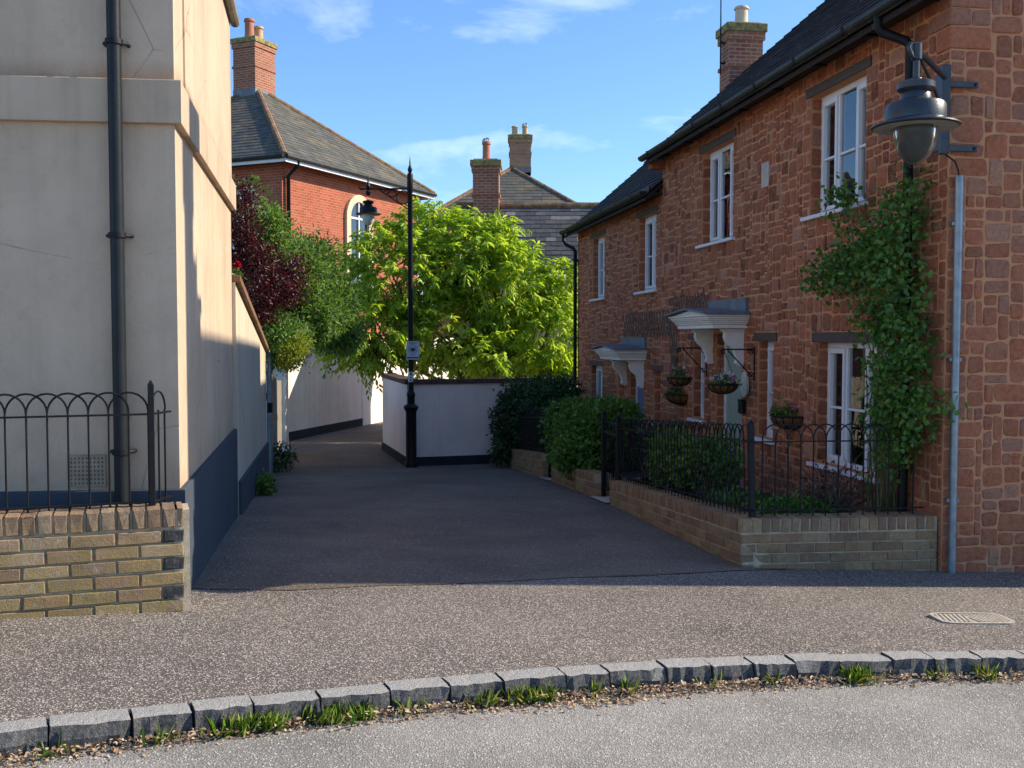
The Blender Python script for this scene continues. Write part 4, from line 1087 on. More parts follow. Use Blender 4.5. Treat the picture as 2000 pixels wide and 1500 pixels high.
# ------------------------------------------------------------------ far houses
def pot(x, y, r, h, m, dome=False): return (x, y, r, h, m, dome)
def hip_house(name, label, corner, az, lx, ly, zfoot, zeave, rise, wallmat, slatemat, oh=.28, gauge=.20, sw=.30, seed=1, limit=300, fascia=True, ridge_mat=None):
    """rectangular hipped house: local x along one front, local y into the house"""
    T = thing(name, label, 'house', corner, az); r_ = random.Random(seed)
    w = MB(); w.box((0, 0, zfoot), (lx, ly, zeave)); uvbox(w, 'wall', wallmat, T)
    x0, y0, x1, y1 = -oh, -oh, lx+oh, ly+oh; hl = min(x1-x0, y1-y0)/2
    if (x1-x0) >= (y1-y0): A, B = (x0+hl, (y0+y1)/2), (x1-hl, (y0+y1)/2)
    else: A, B = ((x0+x1)/2, y0+hl), ((x0+x1)/2, y1-hl)
    zr = zeave + rise
    C = [(x0,y0,zeave),(x1,y0,zeave),(x1,y1,zeave),(x0,y1,zeave),(A[0],A[1],zr),(B[0],B[1],zr)]
    rf = MB()
    if (x1-x0) >= (y1-y0): F = [(0,1,5,4),(1,2,5),(2,3,4,5),(3,0,4),(3,2,1,0)]
    else: F = [(0,1,4),(1,2,5,4),(2,3,5),(3,0,4,5),(3,2,1,0)]
    rf.add(C, F); RO = rf.build('roof', slatemat, T)
    Mw = Matrix.Translation(corner) @ Matrix.Rotation(az, 4, 'Z')
    items = []; camv = Mw.inverted() @ Vector((0, 0, CZ))
    for f in F[:-1]:
        a, b = Vector(C[f[0]]), Vector(C[f[1]]); tops = [Vector(C[i]) for i in f[2:]]
        U = (b-a).normalized(); Lb = (b-a).length; t = tops[0]
        Vv = (t-a); Vv = Vv - U*Vv.dot(U); sl = Vv.length; Vv.normalize(); n = U.cross(Vv)
        if n.dot(camv-a) < 0: continue
        us = sorted((p-a).dot(U) for p in tops); ul, ur = us[0], us[-1]
        items += slates(a - Vv*.03, U, Vv, int(sl/gauge), gauge, sw, lambda k: (ul*k*gauge/sl, Lb-(Lb-ur)*k*gauge/sl), r_)
    pieces(items, 'slate', slatemat, RO, limit, cam_dist(Mw), 'slating')
    rd = MB()
    for p, q in ([(C[0],C[4]),(C[3],C[4]),(C[1],C[5]),(C[2],C[5])] if (x1-x0) >= (y1-y0) else [(C[0],C[4]),(C[1],C[4]),(C[2],C[5]),(C[3],C[5])]) + [(C[4],C[5])]:
        rd.tube([Vector(p)+Vector((0,0,.02)), Vector(q)+Vector((0,0,.02))], .085, 8)
    rd.build('hip_tiles', ridge_mat or M['ridge_tile'], RO)
    if fascia:
        fs = MB(); e = .0
        for (a, b) in (((x0,y0),(x1,y0)), ((x0,y0),(x0,y1)), ((x1,y0),(x1,y1)), ((x0,y1),(x1,y1))):
            ax, bx = min(a[0],b[0]), max(a[0],b[0]); ay, by = min(a[1],b[1]), max(a[1],b[1])
            fs.box((ax-.012, ay-.012, zeave-.16), (bx+.012, by+.012, zeave-.005))
        fs.build('fascia', M['white_paint'], RO)
        gt = MB()
        for (a, b) in (((x0,y0),(x1,y0)), ((x0,y0),(x0,y1)), ((x1,y0),(x1,y1))):
            dx = -.06 if a[0] == b[0] == x0 else .06 if a[0] == b[0] else 0; dy = -.06 if a[1] == b[1] else 0
            gt.tube([(a[0]+dx, a[1]+dy, zeave-.02), (b[0]+dx, b[1]+dy, zeave-.02)], .06, 8)
        gt.build('gutter', M['gutter'], RO)
    return T, RO, zr

# red brick house: near corner, lit front runs away to the right
NX, NY = -6.24, 28.0
az = math.atan2(.911, .412); RHL = 7.4
RH, RHR, zr = hip_house('red_brick_house', 'red brick house with hipped slate roof and arched window above the trees', (NX, NY, 0), az, RHL, RHL, -1.5, 6.45, 3.05, M['redbrick'], M['slate_far'], .42, .2, .28, 4)
# local y of that frame points left and away (into the house); lit front is y=0 facing right
chimney(RH, (RHL/2+.05, RHL/2+.15), 1.0, .85, zr-.35, 11.0, M['chimbrick'], M['lichen'], [pot(-.22, 0, .15, .62, M['pot_red']), pot(.24, 0, .15, .5, M['pot_buff'])], 0)
wc, ws, wz0, wz1 = 3.72, .50, 2.4, 5.22
sur = MB(); nA = 16
def archp(rad): return [(wc+rad, wz0)] + [(wc+rad*math.cos(math.pi*k/nA), wz1+rad*math.sin(math.pi*k/nA)) for k in range(nA+1)] + [(wc-rad, wz0)]
oo, ii = archp(ws+.22), archp(ws)
for k in range(len(oo)-1):
    sur.add([(oo[k][0],-.10,oo[k][1]),(oo[k+1][0],-.10,oo[k+1][1]),(ii[k+1][0],-.10,ii[k+1][1]),(ii[k][0],-.10,ii[k][1]),(oo[k][0],.02,oo[k][1]),(oo[k+1][0],.02,oo[k+1][1]),(ii[k+1][0],.02,ii[k+1][1]),(ii[k][0],.02,ii[k][1])], [(0,1,2,3),(0,4,5,1),(3,2,6,7)])
so = sur.build('arched_window', M['cream_pot'], RH, label='arched window with broad cream stone surround')
MB().add([(x, -.02, z) for x, z in ii], [tuple(range(len(ii)))]).build('pane', M['far_glass'] if 'far_glass' in M else m_glass('far_glass', (.3, .33, .35)), so)
fb = MB(); fb.box((wc-.025, -.06, wz0), (wc+.025, -.021, wz1+ws-.01)); fb.box((wc-ws, -.06, wz1-.03), (wc+ws, -.021, wz1+.03)); fb.box((wc-ws, -.06, 3.7), (wc+ws, -.021, 3.75)); fb.build('glazing_bar', M['white_paint'], so)
smoothed(MB().tube([(.16, -.42, 6.42), (.16, -.40, 6.25), (.16, -.09, 6.0), (.16, -.09, -1)], .055, 8).build('downpipe', M['black_iron'], RH), 50)
lw_ = MB().box((-.03, .9, 3.9), (.05, 1.9, 5.7)); lw_.build('window', M['white_paint'], RH)
MB().box((-.04, .98, 3.98), (-.031, 1.82, 5.62)).build('pane', M['glass'], RH)

# grey hipped roof with buff stack, far centre
HC, HCR, zrc = hip_house('grey_roofed_house', 'distant house with pale lichened hipped roof and central stack with two pots', (-2.95, 38.6, 0), 0.0, 5.9, 6.8, -1.5, 6.05, 2.35, M['chimbuff'], M['slate_far'], .3, .24, .36, 6)
chimney(HC, (3.28, 3.4), .86, .95, zrc-.15, 9.75, M['chimbuff'], M['lichen'], [pot(-.22, 0, .12, .40, M['pot_buff']), pot(.20, 0, .12, .42, M['pot_buff'], True)])
# dark slate roof house behind the tree
HD = thing('slate_roofed_house', 'white house with long dark slate roof behind the bright green tree', 'house', (-1.40, 25.7, 0), R(-1.5))
w = MB(); w.box((0.0, 0, -1.5), (7.5, 5.0, 2.68)); w.add([(0,0,2.68),(0,5.0,2.68),(0,2.5,5.1)], [(0,1,2)]); w.build('wall', M['white_render'], HD)
rise = 2.58; HW = 2.5; sl = math.atan2(rise, HW+.3); rf = MB()
rf.add([(-.15,-.3,2.58),(7.6,-.3,2.58),(7.6,HW,2.58+rise),(-.15,HW,2.58+rise)], [(0,1,2,3)]); rf.add([(-.15,5.3,2.58),(7.6,5.3,2.58),(7.6,HW,2.58+rise),(-.15,HW,2.58+rise)], [(3,2,1,0)])
HDR = rf.build('roof', M['slate_dark'], HD)
Mw = Matrix.Translation((-1.40, 25.7, 0)) @ Matrix.Rotation(R(-1.5), 4, 'Z')
pieces(slates((-.18, -.33, 2.565), (1,0,0), (0, math.cos(sl), math.sin(sl)), int(math.hypot(rise, HW+.3)/.19)+1, .19, .27, lambda k: (0, 5.2), random.Random(5)), 'slate', M['slate_dark'], HDR, 300, lambda m: abs(m.v[0][0]-2), 'slating')
rt = MB()
for k in range(17): rt.tube([(-.15+.45*k, HW, 2.62+rise), (.285+.45*k, HW, 2.62+rise)], .09, 8)
rt.build('ridge_tiles', M['ridge_tile'], HDR)
MB().box((-.1, -.38, 2.44), (7.6, -.28, 2.56)).build('gutter', M['black_iron'], HDR)
chimney(HD, (.64, 2.45), .70, .76, 4.45, 6.38, M['chimbrick'], M['lichen'], [pot(0, 0, .11, .52, M['pot_red'], True)], 0, 2, True)
for (a, b) in ((3.0, 3.9), (5.0, 5.9)):
    wm = MB().box((a, -.04, .7), (b, .02, 1.9)); wo = wm.build('window', M['white_paint'], HD); MB().box((a+.07, -.05, .77), (b-.07, -.041, 1.83)).build('pane', M['glass'], wo)

# ------------------------------------------------------------------ corner wall lantern and conduit pole
def lantern(T, c, s, body, glassmat, under, finial=False, glass_depth=.27):
    x, y, z = c        # z at the rim of the shade
    k = s
    sh = smoothed(MB().lathe([(.10*k,-.02*k),(.285*k,-.030*k),(.298*k,-.026*k),(.296*k,-.016*k),(.215*k,.012*k),(.205*k,.02*k),(.203*k,.115*k),(.19*k,.135*k),(.13*k,.15*k),(.105*k,.165*k),(.10*k,.20*k),(.092*k,.215*k),(.12*k,.225*k),(.128*k,.235*k),(.128*k,.275*k),(.115*k,.285*k),(.045*k,.29*k),(.04*k,.31*k),(0,.31*k)], 36, c).build('lamp_shade', body, T), 35)
    smoothed(MB().lathe([(.0,-.022*k),(.15*k,-.024*k),(.283*k,-.034*k),(.0,-.030*k)], 32, c).build('reflector', under, T), 35)
    smoothed(MB().lathe([(.150*k,-.02*k),(.150*k,-.06*k),(.145*k,-.11*k),(.130*k,-.17*k),(.102*k,-.225*k),(.06*k,-.268*k),(.02*k,-.288*k),(0,-.29*k)], 28, c).build('lamp_glass', glassmat, T), 60)
    smoothed(MB().lathe([(.0,-.02*k),(.06*k,-.03*k),(.05*k,-.06*k),(.028*k,-.14*k),(0,-.15*k)], 12, c).build('bulb', M['frosted'], T), 60)
LC = (2.69, 6.90, 3.03)
WL = thing('wall_lantern', 'large dark grey bell lantern bracketed from the cottage corner', 'lamp', (0, 0, 0))
lantern(WL, LC, .95, M['lamp_iron'], M['lampglass'], M['lamp_under'])
cb = Vector((3.10, 7.42, 0)); lx_, ly_ = LC[0], LC[1]
arm = MB(); arm.tube([(cb.x, cb.y, 3.46), (lx_+.10, ly_+.12, 3.50), (lx_, ly_, 3.50)], .020, 10); arm.tube([(lx_, ly_, 3.30), (lx_, ly_, 3.53)], .022, 10)
arm.lathe([(.022,-.06),(.035,-.05),(.035,.05),(.022,.06)], 12, (lx_, ly_, 3.50)); arm.lathe([(.03,-.02),(.034,0),(.02,.02),(0,.025)], 12, (lx_, ly_, 3.535))
arm.tube([(lx_-.05, ly_-.03, 3.55), (lx_-.07, ly_-.04, 3.52), (lx_-.04, ly_-.03, 3.46), (lx_, ly_, 3.46)], .014, 8)
arm.tube([(cb.x, cb.y, 3.20), (lx_+.22, ly_+.26, 3.34), (lx_+.06, ly_+.07, 3.46)], .012, 8)
smoothed(arm.build('bracket_arm', M['lamp_iron'], WL), 50)
bp = MB().box((3.075, 7.40, 2.92), (3.135, 7.46, 3.55)); bp.box((3.10, 7.46, 2.96), (3.16, 7.60, 3.52)); bevel(bp.build('back_bar', M['lamp_iron'], WL), .004, 1)
for z in (3.455, 2.99):
    s_ = MB().box((-.02, -.012, z-.022), (.30, .010, z+.022)); o = bevel(s_.build('fixing_strap', M['lamp_iron'], WL), .006, 2); o.matrix_local = Tm(3.13, 7.575, 0, 0, 0, R(8.8))
    MB().lathe([(.012,-.004),(.012,.006),(0,.008)], 8).build('bolt', M['black_iron'], WL).matrix_local = Tm(3.40, 7.606, z, R(90))
CP = thing('conduit_pole', 'bare galvanised conduit pole standing against the cottage corner', 'pole', (3.285, 7.585, -.16))
smoothed(MB().tube([(0,0,0), (.0,0,1.4), (.004,0,2.95)], .030, 16).build('tube', M['galv'], CP), 50)
for z in (.55, 1.6, 2.6): MB().box((-.045, -.005, z-.012), (.045, .06, z+.012)).build('saddle_clip', M['galv'], CP)
smoothed(MB().tube([(0,0,2.95), (-.01,0,3.0), (-.04,-.02,3.05), (-.10,-.05,3.08), (-.16,-.09,3.10)], .006, 6).build('cable', M['black_iron'], CP), 50)

# ------------------------------------------------------------------ street lamp with its sign
px_, py_ = -1.85, 18.72; pz = gz(px_, py_)
SL = thing('street_lamp', 'tall black swan-arm street lamp standing before the white wall', 'street lamp', (px_, py_, pz))
smoothed(MB().lathe([(.115,0),(.115,.09),(.105,.11),(.098,.13),(.098,1.02),(.105,1.04),(.13,1.08),(.14,1.11),(.125,1.14),(.07,1.17),(.07,1.30),(.08,1.32),(.08,1.36),(.055,1.40)], 20).build('pedestal', M['black_iron'], SL), 40)
HT = 5.36
smoothed(MB().lathe([(.052,1.38),(.048,3.0),(.045,HT-.35),(.055,HT-.33),(.055,HT-.04),(.045,HT)], 18).build('column', M['black_iron'], SL), 40)
smoothed(MB().lathe([(.02,HT),(.035,HT+.03),(.045,HT+.07),(.03,HT+.11),(.014,HT+.15),(.012,HT+.2),(0,HT+.33)], 14).build('finial', M['black_iron'], SL), 40)
az_ = HT - .28; xl = -.76
am = MB().tube([(0,0,az_), (xl-.14,0,az_)], .016, 8); am.tube([(xl+.20,0,az_-.02), (-.05,0,az_-.36)], .010, 6)
def ring(cx, cz, rr, t=.009): return [(cx+rr*math.cos(2*math.pi*k/18), 0, cz+rr*math.sin(2*math.pi*k/18)) for k in range(19)]
am.tube(ring(-.13, az_-.155, .12), .010, 6); am.tube(ring(-.32, az_-.085, .065), .009, 6); am.tube(ring(-.44, az_-.055, .04), .008, 6)
am.tube([(xl-.14,0,az_),(xl-.18,0,az_+.02),(xl-.17,0,az_+.05),(xl-.14,0,az_+.04)], .010, 6)
smoothed(am.build('scrolled_arm', M['black_iron'], SL), 50)
smoothed(MB().lathe([(.03,-.12),(.05,-.06),(.02,-.02),(.045,.04),(.02,.10),(.012,.16),(0,.27)], 12, (xl,0,az_)).build('arm_finial', M['black_iron'], SL), 40)
lantern(SL, (xl, 0, az_-.44), .78, M['black_iron'], M['frosted'], M['lamp_under'])
lab = MB(); lab.add([( .052*math.sin(a), -.0535*math.cos(a), z) for z in (1.575, 1.76) for a in [R(-52+13*k) for k in range(9)]], [(k, k+1, 9+k+1, 9+k) for k in range(8)])
lo = lab.build('number_label', M['white_paint'], SL)
def text_part(txt, size, Mloc, parent, mat, name='lettering'):
    cu = bpy.data.curves.new(name, 'FONT'); cu.body = txt; cu.size = size; cu.align_x = 'CENTER'; cu.align_y = 'CENTER'; cu.extrude = .0006; cu.offset = .0012
    tmp = bpy.data.objects.new(name, cu); COL.objects.link(tmp); dg = bpy.context.evaluated_depsgraph_get(); dg.update()
    me = bpy.data.meshes.new_from_object(tmp.evaluated_get(dg)); bpy.data.objects.remove(tmp); me.materials.clear(); me.materials.append(mat)
    return place(me, name, parent, Mloc)
for z, ch in ((1.717, '4'), (1.627, '2')): text_part(ch, .105, Tm(0, -.0565, z, R(90)), lo, M['solar'])
SG = thing('street_sign', 'small white notice plate strapped to the street lamp column', 'sign', (px_, py_, pz))
sx, sz, sw, sh = .055, 2.15, .235, .335
pl = bevel(MB().box((sx-sw/2-.01, -.075, sz-sh/2), (sx+sw/2-.01, -.068, sz+sh/2)).build('plate', M['sign_white'], SG), .003, 1)
MB().box((-.06, -.068, sz+.05), (.06, .062, sz+.07)).build('strap', M['galv'], SG); MB().box((-.06, -.068, sz-.09), (.06, .062, sz-.07)).build('strap', M['galv'], SG)
cx = sx-.01; yf = -.0765
text_part('THIS IS A', .036, Tm(cx, yf, sz+.135, R(90)), pl, M['sign_ink'])
em = MB()
def disc(rad, c, n=20, inner=0):
    o = [(cx+c[0]+rad*math.cos(2*math.pi*k/n), yf, sz+c[1]+rad*math.sin(2*math.pi*k/n)) for k in range(n)]
    if inner: 
        i_ = [(cx+c[0]+inner*math.cos(2*math.pi*k/n), yf, sz+c[1]+inner*math.sin(2*math.pi*k/n)) for k in range(n)]
        em.add(o+i_, [(k, (k+1) % n, n+(k+1) % n, n+k) for k in range(n)])
    else: em.add(o, [tuple(range(n))])
disc(.084, (0, .03), 28, .079); disc(.058, (0, .03), 28, .054)
em.add([(cx+.048*math.cos(a), yf-.0005, sz+.03+.046*math.sin(a)) for a in [math.pi*(1+k/12) for k in range(13)]], [tuple(range(13))])
for hx in (-.026, 0, .026): disc(.013, (hx, .038 + (.006 if hx == 0 else 0)), 12)
for k in range(20):
    if k % 2 == 0: disc(.0055, (.0685*math.cos(math.pi*(k+.5)/10), .03+.0685*math.sin(math.pi*(k+.5)/10)), 6)
em.add([(cx-.045, yf, sz-.085), (cx+.045, yf, sz-.085), (cx+.045, yf, sz-.076), (cx-.045, yf, sz-.076)], [(0,1,2,3)])
em.add([(cx-.105, yf, sz-.145), (cx+.105, yf, sz-.145), (cx+.105, yf, sz-.120), (cx-.105, yf, sz-.120)], [(0,1,2,3)])
em.build('emblem', M['sign_ink'], pl)

# ------------------------------------------------------------------ small things on the cottage front
def FP(s, d, z): return FM @ Vector((s, d, z))
def on_front(name, label, cat, s, d, z, group=None):
    p = FP(s, d, z); return thing(name, label, cat, p, FROT, group)
# trellises (willow lattice)
def trellis(label, s0, s1, z0, z1, n, slant, mat):
    T = on_front('willow_trellis', label, 'trellis', s0, .03, z0); W_, H_ = s1-s0, z1-z0; rr = random.Random(int(s0*100))
    Ls = math.hypot(slant, H_); me = MB().box((-.007, -.004, 0), (.007, .004, Ls)).mesh('slat', mat)
    for k in range(n):
        x = W_*(k+.5)/n
        for sg in (-1, 1):
            place(me, 'slat', T, Tm(x - sg*slant/2, .004 + (.010 if sg > 0 else 0) + rr.uniform(0, .01), rr.uniform(-.02, .02), 0, math.atan2(sg*slant, H_)+rr.uniform(-.02, .02)))
trellis('wide willow trellis panel on the wall above the blue door canopy', 6.52, 9.0, 1.62, 1.99, 19, .16, M['twig'])
trellis('short willow trellis panel on the wall behind the near door canopy', 5.05, 6.45, 1.93, 2.15, 12, .14, M['twig'])
trellis('narrow hanging willow trellis strip above the upper hanging basket', 6.28, 6.55, .95, 1.85, 3, .22, M['twig'])
# hanging baskets
def basket(label, s, d, z, rad, half, chain, flowers, seed, depth=.62):
    T = on_front('hanging_basket' if chain else 'wall_basket', label, 'basket', s, d, z)
    n = 14; prof = [(rad*math.cos(a), -rad*depth*math.sin(a)) for a in [R(90)*k/7 for k in range(8)]]
    if half:
        m = MB(); V = []
        for k in range(n+1):
            t = math.pi*k/n
            for r_, z_ in prof: V.append((r_*math.cos(t), r_*math.sin(t), z_))
        q = len(prof); m.add(V, [(k*q+i, (k+1)*q+i, (k+1)*q+i+1, k*q+i+1) for k in range(n) for i in range(q-1)]); m.add([(-rad,0,0),(rad,0,0),(rad*.7,0,-rad*.45),(0,0,-rad*depth),(-rad*.7,0,-rad*.45)], [(0,1,2,3,4)])
    else: m = MB().lathe([(max(r_, .001), z_) for r_, z_ in prof[::-1]], 20)
    m.build('coir_liner', M['coir'], T, smooth=True)
    wr = MB(); k2 = 7 if half else 12
    for k in range(k2+ (1 if half else 0)):
        t = (math.pi if half else 2*math.pi)*k/k2
        wr.tube([(1.03*r_*math.cos(t), 1.03*r_*math.sin(t), z_*1.03) for r_, z_ in prof], .005, 5)
    N_ = 24; lim = math.pi if half else 2*math.pi
    wr.tube([(rad*1.04*math.cos(lim*k/N_), rad*1.04*math.sin(lim*k/N_), .004) for k in range(N_+1)], .009, 6)
    wr.build('wire_frame', M['black_iron'], T)
    if chain:
        c = MB()
        for k in range(3):
            a = 2*math.pi*k/3 + .4; c.tube([(rad*math.cos(a), rad*math.sin(a), 0), (0, 0, chain)], .003, 5)
        c.build('chain', M['black_iron'], T)
    yc = rad*.45 if half else 0
    bush('plants', M['hedge_leaf'], T, [(0, yc, .035, rad*.95, rad*(.5 if half else .92), .05), (rad*.2, yc, .08, rad*.4, rad*.35, .08)], 30, 8, .022, .045, .020, seed, .6, .15, .4)
    for i, (fm, nf) in enumerate(flowers):
        g = np.random.default_rng(seed+i+50); P = np.column_stack([g.uniform(-.9, .9, nf)*rad, yc + g.uniform(-.8, .8, nf)*rad*(.5 if half else .9), g.uniform(.04, .13, nf)])
        P = np.repeat(P, 6, 0); A = g.normal(size=P.shape) + np.array([0, .6, .3]); N = g.normal(size=P.shape) + np.array([0, 1, .6])
        leaf_mesh('flowers', fm, T, P, A, N, np.full(len(P), .030), np.full(len(P), .026), g.random(len(P)), 0)
    return T
def bracket(label, s, d, z, proj=.52, drop=.30):
    T = on_front('basket_bracket', label, 'bracket', s, .02, z)
    m = MB(); m.tube([(0,0,.03),(0,0,-drop-.05)], .008, 6); m.tube([(0,0,0),(0,proj,0)], .008, 6); m.tube([(0,.02,-drop),(0,proj*.82,-.01)], .007, 6)
    def curl(cy, cz, rr, sg): return [(0, cy+rr*(1-k/26)*math.cos(sg*k*.42), cz+rr*(1-k/26)*math.sin(sg*k*.42)) for k in range(18)]
    m.tube(curl(.045, -.04, .035, 1), .005, 5); m.tube(curl(.045, -drop+.03, .035, -1), .005, 5); m.tube(curl(proj-.01, -.03, .03, 1), .006, 5)
    smoothed(m.build('scroll_iron', M['black_iron'], T), 50)
bracket('black scrolled iron bracket right of the green door carrying a basket', 3.62, 0, 1.475, .37, .30)
bracket('black scrolled iron bracket left of the near door canopy carrying a basket', 5.15, 0, 1.475, .37, .30)
basket('hanging basket with white and pink flowers before the green door', 3.64, .37, 1.09, .16, False, .40, [(M['whitepetal'], 26), (M['pink'], 8)], 5)
basket('hanging basket with pink petunias left of the near doorway', 5.15, .37, 1.10, .15, False, .39, [(M['pink'], 9), (M['whitepetal'], 5)], 6)
basket('half-round wall basket fixed below the left hanging basket', 6.12, .01, .845, .22, True, 0, [(M['pink'], 8)], 7)
basket('half-round wall basket with one pink petunia left of the ground-floor window', 2.62, .01, .82, .215, True, 0, [(M['pink'], 3)], 8)
# plaque and black box by the green door
pq = thing('house_plaque', 'oval cream house plaque on the wall beside the green door', 'plaque', FP(3.86, .02, 1.08), FROT)
m = MB(); n = 28
V0 = [(.10*math.cos(2*math.pi*k/n), 0, .145*math.sin(2*math.pi*k/n)) for k in range(n)]; V1 = [(x, .022, z) for x, _, z in V0]; V2 = [(x*.9, .028, z*.9) for x, _, z in V0]
m.add(V0+V1+V2, [(k, (k+1) % n, n+(k+1) % n, n+k) for k in range(n)] + [(n+k, n+(k+1) % n, 2*n+(k+1) % n, 2*n+k) for k in range(n)] + [tuple(2*n+k for k in range(n))]); m.build('oval_tablet', M['plaque'], pq)
pb = MB().box((-.055, 0, -.075), (.055, .05, .075)); pb.box((-.06, 0, .06), (.06, .06, .085))
po = bevel(pb.build('letter_box', M['solar']), .012, 2); po.location = FP(3.92, .018, .825); po.rotation_euler = (0, 0, FROT); tag(po, 'small black wall box below the oval plaque by the green door', 'box')

# utility cover in the pavement
uc = thing('utility_cover', 'small worn oval inspection cover set in the pavement', 'cover', (2.67, 5.88, gz(2.67, 5.88)+.004), R(6))
uc.rotation_euler = (0, math.atan(.035), R(6))
ux, uy = .225, .115; n = 30
el = lambda a, b, z: [(a*math.copysign(abs(math.cos(2*math.pi*k/n))**.4, math.cos(2*math.pi*k/n)), b*math.copysign(abs(math.sin(2*math.pi*k/n))**.4, math.sin(2*math.pi*k/n)), z) for k in range(n)]
m = MB(); m.add(el(ux, uy, -.02)+el(ux, uy, .004), [(k, (k+1) % n, n+(k+1) % n, n+k) for k in range(n)] + [tuple(n+k for k in range(n))]); m.build('cover_plate', M['cover'], uc)
m = MB(); A, B = el(ux, uy, .010), el(ux*.90, uy*.82, .010); m.add(A+B+el(ux, uy, .0), [(k, (k+1) % n, n+(k+1) % n, n+k) for k in range(n)] + [(k, (k+1) % n, 2*n+(k+1) % n, 2*n+k) for k in range(n)]); m.build('rim', M['cover'], uc)
for k in range(-7, 8):
    x = k*.028; h = uy*.74; sg = 1 if k < 0 else -1
    MB().add([(x-.008-sg*.02,-h,.009),(x+.008-sg*.02,-h,.009),(x+.008+sg*.02,h,.009),(x-.008+sg*.02,h,.009),(x-.008-sg*.02,-h,.0),(x+.008-sg*.02,-h,.0),(x+.008+sg*.02,h,.0),(x-.008+sg*.02,h,.0)], [(0,1,2,3),(0,4,5,1),(1,5,6,2),(2,6,7,3),(3,7,4,0)]).build('rib', M['cover'], uc)

# ------------------------------------------------------------------ trees, shrubs, climbers
def limb(g, p, q, r0, r1, sag=.12, n=6):
    p, q = np.array(p, float), np.array(q, float); pts = []
    o = g.normal(size=3)*sag*np.linalg.norm(q-p)
    for k in range(n+1):
        t = k/n; pts.append(tuple(p+(q-p)*t + o*math.sin(math.pi*t)*.6 + g.normal(size=3)*.012*np.linalg.norm(q-p)*(0 < k < n)))
    return pts, [r0+(r1-r0)*k/n for k in range(n+1)]

def shoot_tree(name, label, base, blobs, nshoot, per, L, W, leafmat, seed, trunk_r=.09, shoot=.42, shell=.5, forks=None):
    g = np.random.default_rng(seed); T = thing(name, label, 'tree', base)
    bl = np.array(blobs, float); w = (bl[:,3]*bl[:,4]*bl[:,5])**(2/3); ci = g.choice(len(bl), nshoot, p=w/w.sum())
    d = unit(g.normal(size=(nshoot, 3))); rr = shell+(1-shell)*g.random(nshoot)**.55
    O = bl[ci,:3] + d*bl[ci,3:]*rr[:,None]
    D = unit(d*.9 + g.normal(size=(nshoot,3))*.45 + np.array([0,0,.15])); ln = g.uniform(.6, 1.2, nshoot)*shoot
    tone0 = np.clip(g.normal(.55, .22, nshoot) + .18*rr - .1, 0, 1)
    t = np.tile(np.linspace(.05, 1.0, per), nshoot); Oi = np.repeat(O, per, 0); Di = np.repeat(D, per, 0); li = np.repeat(ln, per)
    sagv = np.zeros_like(Oi); sagv[:,2] = -(t**2)*li*.35
    P = Oi + Di*(t*li)[:,None] + sagv + g.normal(size=Oi.shape)*.012
    side = np.cross(Di, np.array([0,0,1.0])); side = unit(side)*np.where(np.arange(len(P)) % 2, 1, -1)[:,None]
    A = unit(side*.75 + Di*.45 + np.array([0,0,-.5]) + g.normal(size=P.shape)*.3)
    N = unit(np.array([0,0,.7]) + side*.7 + Di*.3 + g.normal(size=P.shape)*.35)
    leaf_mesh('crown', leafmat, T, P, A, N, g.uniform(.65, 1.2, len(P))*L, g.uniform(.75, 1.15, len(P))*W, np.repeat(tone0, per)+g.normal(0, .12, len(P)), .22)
    tk = MB(); f0 = np.array([0, 0, (forks or .7)])
    pts, rs = limb(g, (0,0,-.2), f0, trunk_r*1.25, trunk_r, .04); tk.tube(pts, rs, 8)
    tips = []
    for b in bl:
        q = b[:3] - np.array([0, 0, b[5]*.25]); pts, rs = limb(g, f0 - np.array([0,0,g.uniform(0,.15)]), q, trunk_r*.7, trunk_r*.28, .14, 7); tk.tube(pts, rs, 7); tips.append(np.array(pts[-2]))
    tk.build('trunk', M['bark'], T, smooth=True)
    br = MB()
    for i in g.choice(nshoot, min(nshoot, 260), replace=False):
        q = O[i]; p = min(tips, key=lambda a: np.linalg.norm(a-q)); pts, rs = limb(g, p, q, .020, .006, .12, 5); br.tube(pts, rs, 4)
        pts = [tuple(O[i]), tuple(O[i]+D[i]*ln[i]*.9 - np.array([0,0,ln[i]*.28]))]; br.tube(pts, [.006, .003], 4)
    br.build('branches', M['bark'], T, smooth=True)
    return T
# bright cherry behind the lamp wall
cb_ = (-.6, 23.9, gz(-.5, 23.9))
cz_ = -cb_[2]
def W2L(x, y, z): return (x-cb_[0], y-cb_[1], z-cb_[2])
blobs = []
for (ix, iy, Y, rx, rz) in ((905, 500, 22.6, 1.05, .85), (780, 530, 22.3, 1.1, .95), (985, 560, 22.6, 1.05, .85), (1065, 650, 22.4, .85, .75), (735, 640, 22.0, 1.0, .6), (870, 640, 22.4, 1.1, .75), (960, 690, 22.0, .8, .35), (830, 450, 22.8, .6, .5), (960, 475, 22.8, .55, .45), (1085, 560, 22.8, .5, .45), (690, 690, 21.8, .55, .28), (1095, 715, 22.0, .45, .25)):
    Y += 1.3; rx *= 1.06; rz *= 1.06; X = (ix-1000)/2000*Y; Z = CZ + (660-iy)/2000*Y; blobs.append((*W2L(X, Y, Z), rx, min(rx, .95), rz))
shoot_tree('cherry_tree', 'bright green sunlit tree with drooping leaves behind the white wall', cb_, blobs, 2050, 15, .165, .066, M['cherry_leaf'], 12, .10, .50, .55, 1.3)

